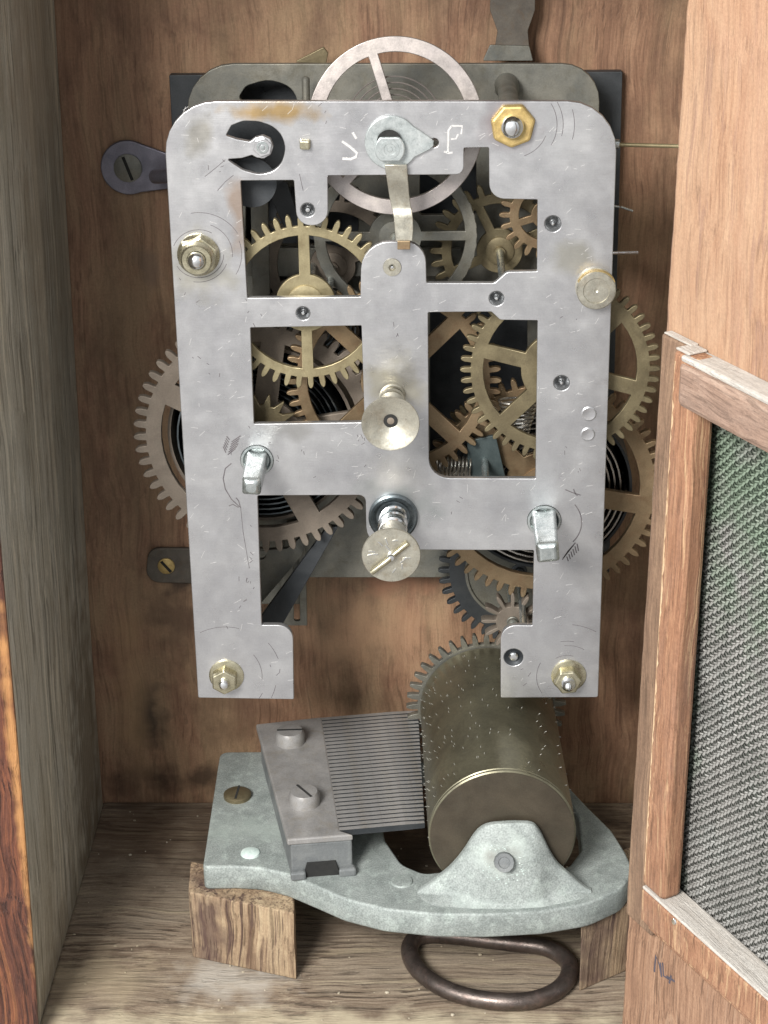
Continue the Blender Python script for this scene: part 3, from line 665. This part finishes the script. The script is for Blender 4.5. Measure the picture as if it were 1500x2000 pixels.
# balance wheel and hairspring
P = aY(772, 247, 12); R = mmr(172, P)
lp = [ngon(96, R)]; ri = R - 3.1
for k in range(3):
    a0 = math.radians(107 + 120 * k); a1 = a0 + 2 * PI / 3; do, di = math.asin(1.0 / ri), math.asin(1.0 / 2.6)
    l = [(ri * math.cos(a0 + do + (a1 - a0 - 2 * do) * j / 24), ri * math.sin(a0 + do + (a1 - a0 - 2 * do) * j / 24)) for j in range(25)]
    l += [(2.6 * math.cos(a1 - di - (a1 - a0 - 2 * di) * j / 6), 2.6 * math.sin(a1 - di - (a1 - a0 - 2 * di) * j / 6)) for j in range(7)]
    lp.append(l)
bw = bm_obj('balance_wheel', flat_mesh(lp, 1.7, .15), M_bal, mv, P)
bw.rotation_euler = (math.radians(-9), 0, 0)
lathe('staff', [(.6, -20), (.6, 8), (.2, 10.5)], P, M_bright, bw, 12)
bm = bmesh.new(); T = 7; N = 420
tube_bm([((2.2 + 8.6 * i / N) * math.cos(2 * PI * T * i / N), 2.4, (2.2 + 8.6 * i / N) * math.sin(2 * PI * T * i / N)) for i in range(N + 1)], .13, 4, bm=bm)
bm_obj('hairspring', bm, M_bal, bw, P)
# pin, strap, chip, wires
P = aY(597, 198, 30); Q = aY(597, 153, 30)
bm_obj('stop_pin', tube_bm([P - Vector((0, 0, 6)) - PO, Q - PO, Q - PO + Vector((0, 0, .35))], .85, 12, radii=[.85, .85, .45]), M_back, mv, PO, smooth=True)
st = sheet('hanging_strap', [(958, -30, 2), (1046, -30, 2), (1045, 20, 10), (1031, 60, 10), (1034, 96, 2), (966, 96, 2), (972, 62, 10), (957, 20, 6)], [], 43.5, 1.2, M_lug, mv)
sheet('strap_foot', [(957, 88, 4), (1034, 90, 4), (1041, 119, 2), (943, 119, 2)], [], 42.6, .8, M_back, st)
sheet('brass_chip', [(573, 122, 2), (632, 92, 2), (641, 104, 4), (637, 124, 2)], [], 40, .8, M_brassd, mv)
def rod(name, a, b, r, mat, parent): return bm_obj(name, tube_bm([a - WL[parent.name], b - WL[parent.name]], r, 10), mat, parent, WL[parent.name], smooth=True)
rod('brass_wire', aY(1190, 282, 14), aY(1345, 286, 14), .42, M_brass, mv)
rod('steel_pin', aY(1185, 494, 10), aY(1246, 493, 10), .38, M_bright, mv)
rod('wire_stud', aY(1180, 280, 6), aY(1209, 281, 6), .95, M_arbor, mv)
for a in ((1168, 398, 1190, 401), (1212, 404, 1216, 409)): rod('steel_pin', aY(a[0], a[1], 20), aY(a[2] + 20, a[3] + 3, 20), .25, M_arbor, mv)
# levers visible in the lower left opening and inner bars
sheet('alarm_lever', [(495, 1075, 4), (560, 1072, 6), (610, 1030, 4), (590, 1085, 4), (500, 1190, 6)], [], 22, 1.2, M_back, mv, raw=[(508, 1083, 13)])
sheet('striking_bar', [(640, 1028, 2), (660, 1030, 2), (545, 1232, 2), (500, 1250, 2), (500, 1218, 2)], [], 18, 1.5, M_dark, mv)
sheet('slotted_bracket', [(560, 1020, 3), (596, 1020, 3), (600, 1222, 2), (540, 1222, 2)], [[(572, 1080, 4), (583, 1080, 4), (586, 1213, 4), (574, 1213, 4)]], 34, 1.0, M_back, mv)
sheet('steel_bar', [(480, 484, 2), (900, 486, 2), (900, 540, 2), (480, 540, 2)], [], 31.5, 1.2, M_back, mv)
sheet('steel_bar', [(850, 860, 2), (1046, 850, 2), (1046, 1040, 2), (905, 1040, 2)], [], 20.5, 1.2, M_dark, mv)
sheet('steel_bar', [(488, 340, 2), (522, 340, 2), (528, 600, 2), (494, 600, 2)], [], 29, 1.2, M_back, mv)
sheet('hammer_arm', [(515, 355, 6), (560, 355, 6), (585, 430, 12), (680, 470, 6), (675, 486, 6), (560, 455, 16)], [], 25, 1.0, M_dark, mv)
# mounting tabs
P = aY(250, 328, 48.8); r = mmr(54, P)
tab_pts = [(r * math.cos(math.radians(a)), r * math.sin(math.radians(a))) for a in range(62, 300, 8)] + [(9.5, -4.9), (14, -4.2), (14, 3.4), (9.5, 3.0)]
tb = bm_obj('mounting_tab', flat_mesh([tab_pts], 1.1, .25), M_tab, mv, P)
def slot_screw(name, P, r, h, mat, parent, ang, slot=.35, axis='Y'):
    s = lathe(name, [(r, -.3), (r, h * .7), (r * .85, h), (0, h + .12)], P, mat, parent, 32, axis)
    off = Vector((0, -(h + .13), 0)) if axis == 'Y' else Vector((0, 0, h + .13))
    bm = bmesh.new(); bmesh.ops.create_cube(bm, size=1)
    bmesh.ops.scale(bm, vec=(r * 1.75, .06, slot * 2) if axis == 'Y' else (r * 1.75, slot * 2, .06), verts=bm.verts)
    bmesh.ops.rotate(bm, verts=bm.verts, cent=(0, 0, 0), matrix=Matrix.Rotation(ang, 3, 'Y' if axis == 'Y' else 'Z'))
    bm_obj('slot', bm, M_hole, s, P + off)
    return s
slot_screw('screw', P + Vector((0, 0, 0)), 3.2, .5, M_back, tb, 1.25)
rod('tab_neck', aY(302, 345, 44), aY(345, 342, 38), 1.6, M_tab, mv)
P = aY(325, 1105, 48.8)
tb = bm_obj('mounting_tab', flat_mesh([rnd([(Vector(p), 3.2) for p in ((-5.5, -4.6), (9, -5), (9, 4.6), (-4.2, 4.8))])], 1.1, .25), M_lug, mv, P)
slot_screw('screw', P, 2.1, .5, M_gold, tb, .9)

# ================================================================== MUSIC BOX
AX = -67.0
far = aY(950, 1372, 33.5); far = Vector((far.x, 33.5, AX)); near = aZ(981, 1630, AX); dirv = (far - near)
BT = -80.5
mb = empty('music_box_movement', (10, 0, BT - 6), 'music box movement with pinned brass cylinder and steel comb on grey-green casting', 'music box')
MO = WL['music_box_movement']
yaw = math.atan2(dirv.x, dirv.y)               # axis heading
def mloc(px, py, Z): q = aZ(px, py, Z); return Vector((q.x - MO.x, q.y - MO.y))
def zsheet(name, outer, holes, Z, thick, mat, parent, bev=.3, **kw):
    O = WL[parent.name]
    def conv(l): return rnd([(Vector((aZ(p[0], p[1], Z).x - O.x, aZ(p[0], p[1], Z).y - O.y)), p[2] * .11 if len(p) > 2 else 0) for p in l])
    return bm_obj(name, flat_mesh([conv(outer)] + [conv(h) for h in holes], thick, bev, 'Z'), mat, parent, (O.x, O.y, Z), **kw)
bed_o = [(430, 1468, 20), (1040, 1462, 60), (1105, 1530, 60), (1150, 1578, 60), (1195, 1622, 60), (1222, 1665, 40), (1238, 1700, 40), (1215, 1735, 60), (1150, 1765, 100), (1060, 1780, 100),
         (950, 1786, 100), (850, 1785, 100), (750, 1775, 100), (672, 1755, 100), (615, 1730, 90), (560, 1707, 90), (510, 1695, 90), (460, 1692, 60), (396, 1693, 12)]
bed_h = [(742, 1590, 30), (752, 1640, 60), (785, 1688, 50), (828, 1706, 30), (880, 1700, 20), (1000, 1692, 10), (1110, 1694, 20), (1135, 1660, 30), (1130, 1600, 40), (1080, 1500, 20), (790, 1490, 20)]
bed = zsheet('bedplate', bed_o, [bed_h], BT, 6.2, M_cast, mb, .55)
zsheet('bed_rim', [(x, y + 2, r) for x, y, r in bed_o], [[(440, 1480, 10)] + [(1020, 1478, 40), (1090, 1540, 60), (1140, 1590, 60), (1183, 1630, 50), (1210, 1675, 40), (1218, 1700, 30), (1200, 1724, 50), (1140, 1752, 90), (1060, 1766, 100), (950, 1772, 100), (850, 1771, 100), (750, 1761, 100), (680, 1742, 100), (622, 1717, 90), (565, 1694, 90), (512, 1683, 90), (460, 1680, 60), (410, 1681, 8)]], BT - 2.6, 3.9, M_cast, bed, .3)
# front bearing arch
prof_ = [(aY(x, y, -24.3).x, aY(x, y, -24.3).z - BT) for x, y in ((830, 1728), (850, 1712), (870, 1698), (890, 1678), (908, 1655), (925, 1626), (940, 1611), (958, 1605), (1000, 1602), (1038, 1603), (1050, 1610), (1060, 1630), (1072, 1656), (1084, 1678), (1098, 1692), (1118, 1708), (1140, 1728))]
prof_ = [(x, max(0, h)) for x, h in prof_]
prof_ = [(prof_[0][0] - 3, 0)] + prof_ + [(prof_[-1][0] + 3, 0)]

bfp = sorted([(aZ(x, y, BT).x, aZ(x, y, BT).y) for x, y, r in bed_o if y > 1690])
def bfront(x):
    for (xa, ya), (xb, yb) in zip(bfp, bfp[1:]):
        if xa <= x <= xb: return ya + (yb - ya) * (x - xa) / (xb - xa)
    return -20
def archh(x):
    if x <= prof_[0][0] or x >= prof_[-1][0]: return 0
    for (xa, ha), (xb, hb_) in zip(prof_, prof_[1:]):
        if xa <= x <= xb:
            return max(0, ha + (hb_ - ha) * (x - xa) / (xb - xa))
bm = bmesh.new(); NXg, NYg = 90, 34; X0, X1 = prof_[0][0], prof_[-1][0]; grid = []
for j in range(NYg + 1):
    row = []
    for i in range(NXg + 1):
        x = X0 + (X1 - X0) * i / NXg; y0 = max(-31.6, bfront(x) + 1.0); y = y0 + (-23.2 - y0) * j / NYg
        t = min(1, max(0, (y - y0) / max(1.5, -24.9 - y0))); k = .22 * t + .78 * (t ** 1.7) * (2 - t ** 1.7)
        if y > -24: k *= 1 - .06 * (y + 24) ** 2
        hh = sum(archh(x + q) for q in (-.8, 0, .8)) / 3
        z = .35 * hh * k + .65 * max(0, hh - (1 - k) * 21) + .25 * math.sin(x * 1.1 + y) * k * (1 - k)
        if hh < .6: z = -.7
        lip = hh * .86
        if z > lip: z = lip + (z - lip) * 1.0
        row.append(bm.verts.new((x - MO.x, y - MO.y, BT + z - .25 - MO.z)))
    grid.append(row)
for j in range(NYg):
    for i in range(NXg): bm.faces.new((grid[j][i], grid[j][i + 1], grid[j + 1][i + 1], grid[j + 1][i]))
bot = [[bm.verts.new((v.co.x, v.co.y, BT - 2 - MO.z)) for v in grid[0]], [bm.verts.new((v.co.x, v.co.y, BT - 2 - MO.z)) for v in grid[-1]]]
for i in range(NXg):
    bm.faces.new((grid[0][i], grid[0][i + 1], bot[0][i + 1], bot[0][i])); bm.faces.new((grid[-1][i], grid[-1][i + 1], bot[1][i + 1], bot[1][i]))
    bm.faces.new((bot[0][i], bot[0][i + 1], bot[1][i + 1], bot[1][i]))
fb = bm_obj('bearing_arch', bm, M_castb, mb, MO, smooth=True)
P = aY(985, 1685, -29.2)
sb_ = lathe('bearing_screw', [(2.3, -1.8), (2.1, .3), (1.3, .25), (1.2, 0), (0, .1)], P, M_castd, fb, 12)
sb_.rotation_euler = (math.radians(-24), 0, 0)
bm = bmesh.new()
for q in range(60):
    a = random.uniform(0, 2 * PI); rr = 3.3 + abs(random.gauss(0, 1.3)); q_ = random.uniform(.08, .3)
    if rr * math.sin(a) > 4.5: continue
    bmesh.ops.create_icosphere(bm, subdivisions=1, radius=q_ * .8, matrix=Matrix.Translation((rr * math.cos(a), -rr * math.sin(a) * -.25, rr * math.sin(a) * .85)) @ Matrix.Diagonal((1, .5, .8, 1)))
M_salt = metal('white_corrosion', (.42, .52, .49), (.58, .66, .62), 0, .85, .5, .4)
bm_obj('corrosion_crust', bm, M_salt, fb, P, kind='stuff')
box('bearing_post', far.x - 7, far.x + 7, 36.5, 40, BT - .5, AX + 4, M_cast, mb, bevel=1)
# cylinder (own frame along its axis)
CR = 16.1
mid = (far + near) / 2; Lh = dirv.length / 2
prof = [(0, -Lh), (CR - 1, -Lh), (CR, -Lh + .3), (CR, Lh - 1.3), (CR - .25, Lh - 1.1), (CR - .25, Lh - .9), (CR, Lh - .8), (CR, Lh - .25), (CR - .3, Lh)]
cy = lathe('cylinder', prof[::-1] if False else prof, mid, M_cyl, mb, 96); cy.rotation_euler = (0, 0, -yaw)
WL['cyl'] = mid
def ccyl(name, bm, mat, smooth=False, **kw):
    o = bm_obj(name, bm, mat, cy, mid, smooth=smooth, **kw); return o
ccyl('end_cap', lathe_bm([(CR - .35, Lh - 1), (CR - .35, Lh + .15), (CR - .7, Lh + .2), (0, Lh + .25)], 72), M_end, True)
bm = bmesh.new()
gear_r = mmr(156, far); N = 40; out = []
for i in range(N):
    for da, h in ((-.27, 0), (-.23, .5), (-.1, 1), (.1, 1), (.23, .5), (.27, 0)):
        a = (i + da) * 2 * PI / N; out.append(((gear_r - 2.7 + 2.7 * h) * math.cos(a), (gear_r - 2.7 + 2.7 * h) * math.sin(a)))
bm = flat_mesh([out], 1.6, .08); bmesh.ops.translate(bm, vec=(0, Lh + .1, 0), verts=bm.verts)
ccyl('cylinder_gear', bm, M_back)
bm = bmesh.new()
for q in range(280):
    a = random.uniform(-.3, PI + .3); y = round(random.uniform(-Lh + 3, Lh - 2) / .75) * .75 + random.uniform(-.08, .08)
    if (.9 < a < 1.9 and random.random() < .5) or (a < .8 and random.random() < .6): continue
    d = Vector((math.cos(a), 0, math.sin(a))); s = Vector((-d.z, 0, d.x)) * .07; t = Vector((0, .07, 0)); b0 = d * (CR - .1) + Vector((0, y, 0)); L_ = d * .5 + Vector((-d.z, 0, d.x)) * -.15
    v = [bm.verts.new(p) for p in (b0 + s, b0 + t, b0 - s, b0 - t)]; u = [bm.verts.new(p + L_ + 0 * s) for p in (b0 + s * .8, b0 + t * .8, b0 - s * .8, b0 - t * .8)]
    for k in range(4): bm.faces.new((v[k], v[(k + 1) % 4], u[(k + 1) % 4], u[k]))
    bm.faces.new(u)
ccyl('pins', bm, M_pin, kind='stuff')
# comb
CZ = -70.3
A0, A1 = aZ(500, 1414, CZ), aZ(561, 1640, CZ)          # back-left, front-left
B0, B1 = aZ(628, 1400, CZ), aZ(690, 1630, CZ)          # where the teeth start
E0, E1 = aZ(816, 1384, CZ), aZ(829, 1607, CZ)          # tips
def wpoly(name, poly, z0, z1, mat, parent, bevel=.3, **kw):
    O = WL[parent.name]; bm = hull_bm([Vector((p.x, p.y, z0)) - O for p in poly], [Vector((p.x, p.y, z1)) - O for p in poly])
    return bm_obj(name, bm, mat, parent, O, bevel=bevel, **kw)
B1s = aZ(664, 1622, CZ); 
comb = wpoly('comb', [A0, A1, B1, B1s + (B1s - B1s) , B0], CZ - 1.6, CZ, M_comb, mb, .35)
base = wpoly('comb_base', [A0 + Vector((1, -1, 0)), A1 + Vector((.6, .5, 0)), B1 + Vector((-.3, .4, 0)), B0 + Vector((-1, -1, 0))], BT - .3, CZ - 1.65, M_castd, mb, .4)
# arch notch of the base, front face: a black block for the recess shade
fr = (B1 - A1).normalized()
P = (A1 + B1) / 2; 
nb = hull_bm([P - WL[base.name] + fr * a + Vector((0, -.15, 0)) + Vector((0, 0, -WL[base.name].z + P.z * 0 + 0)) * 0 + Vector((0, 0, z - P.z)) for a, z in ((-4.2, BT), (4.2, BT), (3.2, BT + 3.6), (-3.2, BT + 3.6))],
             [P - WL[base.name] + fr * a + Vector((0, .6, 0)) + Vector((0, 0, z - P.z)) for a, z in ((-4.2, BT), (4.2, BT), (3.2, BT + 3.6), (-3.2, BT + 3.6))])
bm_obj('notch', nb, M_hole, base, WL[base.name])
wpoly('base_foot', [A1 + fr * .5 + Vector((0, -1.2, 0)), A1 + fr * 4 + Vector((0, -1.2, 0)), A1 + fr * 3.6 + Vector((0, 1, 0)), A1 + fr * .3 + Vector((0, 1, 0))], BT - .2, BT + 2.0, M_castd, base, .5)
wpoly('base_foot', [B1 - fr * 3.4 + Vector((0, -1.2, 0)), B1 + fr * .6 + Vector((0, -1.2, 0)), B1 + Vector((0, 1, 0)), B1 - fr * 3.2 + Vector((0, 1, 0))], BT - .2, BT + 2.0, M_castd, base, .5)
NT = 30
tm = None
for i in range(NT):
    t = (i + .5) / NT; s_ = B0.lerp(B1s, t); e_ = E0.lerp(E1, t); wd = (E1 - E0).length / NT
    L_ = (e_ - s_).length
    if i % 1 == 0:
        bm = bmesh.new(); hw = wd * .37
        rows = [[bm.verts.new(p) for p in ((x, -h, -1.6), (x, h, -1.6), (x, h, z), (x, -h, z))] for x, h, z in ((-1.2, hw, -.12), (L_ * .75, hw, -.14), (L_, hw * .8, -.3))]
        for A, B in zip(rows, rows[1:]):
            for k in range(4): bm.faces.new((A[k], A[(k + 1) % 4], B[(k + 1) % 4], B[k]))
        bm.faces.new(rows[0]); bm.faces.new(rows[-1])
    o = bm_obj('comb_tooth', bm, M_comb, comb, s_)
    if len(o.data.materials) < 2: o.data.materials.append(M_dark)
    for p_ in o.data.polygons: p_.material_index = 1 if abs(p_.normal.y) > .7 else 0  # side faces dark: shade of the narrow gaps put into the colour
    o.rotation_euler = (0, 0, math.atan2(e_.y - s_.y, e_.x - s_.x))
for (px, py, ang) in ((566, 1426, .05), (594, 1545, -.95)):
    P = aZ(px, py, CZ + 3.2); P.z = CZ
    slot_screw('comb_screw', P, 3.5, 3.2, M_comb, comb, ang, .28, 'Z')
P = aZ(464, 1556, BT); slot_screw('bed_screw', P, 3.3, 1.2, M_brassd, mb, 1.5, .25, 'Z')
P = aZ(489, 1667, BT)
lathe('casting_boss', [(2.3, -.2), (2.1, .4), (1.2, .75), (0, .85)], P, M_salt, mb, 24, 'Z')
P = aZ(785, 1722, BT); lathe('casting_boss', [(2.6, -.2), (2.3, .35), (0, .5)], P, M_cast, mb, 24, 'Z')

# ================================================================== BLOCKS AND RING
def wblock(a, b, depth, z1, label, nn):
    A = aZ(*a, FZ); B = aZ(*b, FZ); d = (B - A).normalized(); n = Vector((-d.y, d.x, 0))
    n = Vector(nn)
    C0 = (A + B) / 2 + n * depth / 2; C0.z = FZ
    o = None; bm = hull_bm([p + Vector((0, 0, .05)) - C0 for p in (A, B, B + n * depth, A + n * depth)], [p - C0 + Vector((0, 0, z1 - FZ)) for p in (A, B, B + n * depth, A + n * depth)])
    bmesh.ops.subdivide_edges(bm, edges=bm.edges, cuts=3, use_grid_fill=True)
    for v in bm.verts: v.co += Vector([random.uniform(-.12, .12) for _ in range(3)]) * (1 if v.co.z > .3 else .0)
    return bm_obj('wood_block', bm, M_block, None, C0, bevel=.35, label=label, category='block', group='wooden blocks under the music box')
wblock((376, 1870), (579, 1914), 12, BT - 6.25, 'rough pale wooden block under the left end of the music box bedplate', (-.06, 1, 0))
wblock((1131, 1937), (1262, 1880), 24, BT - 6.25, 'shaded wooden block under the right end of the bedplate beside the door', (.15, 1, 0))
ringpx = [(800, 1850), (803, 1872), (818, 1896), (850, 1921), (890, 1940), (940, 1952), (995, 1957), (1045, 1952), (1085, 1936), (1108, 1912), (1112, 1886), (1096, 1866), (1062, 1850), (1010, 1843), (950, 1836), (890, 1829), (840, 1826), (812, 1833)]
rp_ = [aZ(x, y, FZ + 1.9) for x, y in ringpx]; c = sum(rp_, Vector()) / len(rp_); c.z = FZ
sm = []
n = len(rp_)
for i in range(n):
    p0, p1, p2, p3 = rp_[i - 1], rp_[i], rp_[(i + 1) % n], rp_[(i + 2) % n]
    for t in (0, .25, .5, .75):
        sm.append(.5 * ((2 * p1) + (p2 - p0) * t + (2 * p0 - 5 * p1 + 4 * p2 - p3) * t * t + (3 * p1 - p0 - 3 * p2 + p3) * t ** 3) - c)
bm_obj('metal_ring', tube_bm(sm, 2.0, 14, True, up=(0, 0, 1)), M_iron, None, c, smooth=True, label='dark rusty iron ring lying on the case floor below the bedplate', category='ring')

# ================================================================== DOOR
H0 = aY(1225, 1800, -46); ph = math.radians(29)
du = Vector((math.sin(ph), -math.cos(ph), 0)); dn = Vector((-math.cos(ph), -math.sin(ph), 0))
DO = Vector((H0.x, H0.y, FZ - 10))
door = empty('case_door', DO, 'open reddish wooden case door with metal mesh panel', 'door'); door['kind'] = 'thing'
rotz = math.atan2(du.y, du.x); door.rotation_euler = (0, 0, rotz)   # local x = along the door, local y = -dn
def dpx(px, py, wv):
    """pixel on the door plane offset wv towards the case -> (u, z)"""
    d = ray(px, py); O = DO + dn * wv; t = (O - CP).dot(dn) / d.dot(dn); P = CP + d * t - DO
    return P.dot(du), P.z
def dbox(name, u0, u1, w0, w1, z0, z1, mat, bevel=.4, jag=0, **kw):
    bm = bmesh.new()
    nz = 40 if jag else 1
    rows = []
    for k in range(nz + 1):
        z = z0 + (z1 - z0) * k / nz; j = (random.uniform(-jag, jag) if jag else 0)
        rows.append([bm.verts.new(p) for p in ((u0 + j, -w0, z), (u1, -w0, z), (u1, -w1, z), (u0 + j * .6, -w1, z))])
    for A, B in zip(rows, rows[1:]):
        for k in range(4): bm.faces.new((A[k], A[(k + 1) % 4], B[(k + 1) % 4], B[k]))
    bm.faces.new(rows[0]); bm.faces.new(rows[-1])
    me_o = bm_obj(name, bm, mat, None, (0, 0, 0), bevel=bevel, **kw); me_o.parent = door; me_o.location = (0, 0, 0)
    return me_o
def lean(o, k=.03, z0=42):
    for v in o.data.vertices: v.co.x += (v.co.z / MM - z0) * k * MM
    return o
M_beadd = wood('worn_bead_wood', (.12, .08, .055), (.19, .12, .08), (.30, .20, .13), 'Z', .5, .5, across=1.5, line=.3, bumps=.3)
M_lit_ledge = wood('dusty_lit_ledge', (.36, .33, .29), (.47, .44, .40), (.58, .55, .50), 'X', .85, .4, across=1.6, line=.12, bumps=.6, stainc=(.34, .28, .22), stain_amt=.6, scuff=.4)  # pale tone carries light from above in its colour
M_mesh = metal('woven_screen_metal', (.115, .112, .104), (.19, .184, .172), .3, .55, .05, .05, dirt=(.15, .16, .15), dirt_amt=.5, grain=.15, spots=[(12 + 2.3, 0, 110 - 45.7, 4.5, 40, 75, (.08, .135, .085), .7), (28 + 2.3, 0, 165 - 45.7, 30, 40, 34, (.10, .14, .095), .85)])
M_cloth = metal('green_backing_cloth', (.10, .14, .105), (.15, .19, .15), 0, .9, .3, .3)
lean(dbox('door_rail', 0, 86, -8, 0, 168.2, 262, M_door, .8, .22))
lean(dbox('door_rail', 0, 86, -8, 0, -12, 53.8, M_doorb, .8, .22))
lean(dbox('door_stile', .3, 11, -8, -.05, 53.9, 168.1, M_door, .5, .2))
lean(dbox('stepped_bead', 1.9, 11.2, .02, 2.0, 46, 173.2, M_beadd, .5, .18))
lean(dbox('corner_bead', 10.4, 17.6, .03, 4.6, 59.6, 172.9, M_bead, .9, .12), .02)
# bottom and top beads with added pale strips: light from above painted on their ledges
ob = dbox('sill_bead', 11.2, 84, -1.4, 4.9, 51.3, 58.8, M_bead, .5); tp = dbox('lit_ledge', 11.4, 84, -1.3, 4.8, 58.82, 59.5, M_lit_ledge, .25)
dbox('moulding', 11.0, 84, .03, 3.0, 48.2, 51.2, M_bead, .8)
ob = dbox('cross_bead', 15.4, 84, -1.4, 5.2, 163.2, 171.6, M_beadx, 1.2); dbox('lit_ledge', 15.8, 84, -.2, 4.9, 171.62, 172.8, M_lit_ledge, .4)
dbox('backing_cloth', 9.5, 84, -4.4, -4.0, 52, 170, M_cloth, 0)
# woven wire screen: every wire follows an over-under path
bm = bmesh.new()
u0_, u1_, z0_, z1_, pu, pz = 11.6, 62, 57, 165, 1.12, 1.0
nu, nz = int((u1_ - u0_) / pu), int((z1_ - z0_) / pz)
def wire(fn, n, r, flat):
    prev = None
    for i in range(n + 1):
        p, t, s_ = fn(i)
        row = [bm.verts.new(p + s_ * r), bm.verts.new(p + Vector((0, -1, 0)) * flat), bm.verts.new(p - s_ * r)]
        if prev:
            for k in range(2): bm.faces.new((prev[k], prev[k + 1], row[k + 1], row[k]))
        prev = row
wob = [random.uniform(-.09, .09) for _ in range(400)]
def bulge(u, z): return 1.1 * math.sin(u * .11 + 1) * math.sin(z * .07 + .6) + .5 * math.sin(u * .31 + z * .12)
for j in range(nu + 1):
    u = u0_ + j * pu
    def fn(i, u=u, j=j):
        z = z0_ + i * pz / 2; off = .36 * math.cos(PI * (i / 2 + j)) if i % 2 == 0 else 0
        return Vector((u + wob[(i + j * 7) % 400] + wob[j] * 2, 2.2 - bulge(u, z) * .45 - off, z)), 0, Vector((1, 0, 0))
    wire(fn, nz * 2, .40, .2)
for j in range(nz + 1):
    z = z0_ + j * pz
    def fn(i, z=z, j=j):
        u = u0_ + i * pu / 2; off = -.30 * math.cos(PI * (i / 2 + j)) if i % 2 == 0 else 0
        return Vector((u, 2.2 - bulge(u, z) * .45 - off, z + wob[(i + j * 11) % 400])), 0, Vector((0, 0, 1))
    wire(fn, nu * 2, .2, .18)
o = bm_obj('wire_screen', bm, M_mesh, None, (0, 0, 0), smooth=True, kind='stuff'); o.parent = door
# pencilled mark on the bottom rail
bm = bmesh.new()
for l in ([(1278, 1898), (1281, 1866), (1288, 1885), (1292, 1908)], [(1292, 1908), (1290, 1880)], [(1294, 1880), (1296, 1906), (1306, 1912)], [(1302, 1907), (1318, 1917)], [(1311, 1905), (1307, 1920)]):
    pts = []
    for x, y in l:
        u, z = dpx(x, y, .02); pts.append((u, -.03, z))
    tube_bm(pts, .27, 4, bm=bm, flat=.3)
o = bm_obj('pencil_mark', bm, M_ink, None, (0, 0, 0)); o.parent = door
u, z = dpx(1317, 1800, 4.9)
s_ = lathe('nail_head', [(.7, 0), (.6, .25), (0, .3)], (0, 0, 0), M_bright, None, 16); s_.parent = door; s_.location = Vector((u, -4.9, z)) * MM
def worn(name, u, w, z0, z1, n, wid, k=.03, seed=3):
    r_ = random.Random(seed); bm = bmesh.new(); prev = None
    for i in range(n + 1):
        z = z0 + (z1 - z0) * i / n; a = wid * (.05 + max(0, r_.random() - .35) * 1.4)
        uu = u + (z - 42) * k
        row = [bm.verts.new(p) for p in ((uu - a * .4, -w + .35, z), (uu, -w - .06, z), (uu + a, -w - .03, z))]
        if prev:
            for q in range(2): bm.faces.new((prev[q], prev[q + 1], row[q + 1], row[q]))
        prev = row
    o = bm_obj(name, bm, M_worn, None, (0, 0, 0)); o.parent = door
M_worn = wood('worn_bare_wood', (.40, .26, .15), (.52, .37, .23), (.60, .46, .30), 'Z', .6, .4, across=1.5, line=.1)
worn('worn_edge', 10.95 + .3, 4.6, 62, 171, 90, .55, .02)
dbox('lit_bead_cap', 13.4, 17.4, .3, 4.3, 172.92, 173.4, M_lit_ledge, .3)  # added caps, coloured pale like bead tops catching the light
dbox('lit_bead_cap', 6.2, 14.4, .1, 1.8, 173.22, 173.6, M_lit_ledge, .3)
# crumbs and dust on the floor of the case
bm = bmesh.new(); r_ = random.Random(5)
for q in range(170):
    x = r_.uniform(-74, 45); y = r_.uniform(-44, 46); s = r_.choice((.12, .18, .25, .4)) * r_.uniform(.6, 1.2)
    bmesh.ops.create_icosphere(bm, subdivisions=1, radius=s, matrix=Matrix.Translation((x, y, FZ + s * .4)) @ Matrix.Diagonal((r_.uniform(.6, 1.6), 1, .6, 1)))
M_crumb = metal('pale_crumbs', (.30, .25, .17), (.50, .45, .36), 0, .9, .02, .1)
o = bm_obj('debris', bm, M_crumb, None, (0, 0, 0), kind='stuff')
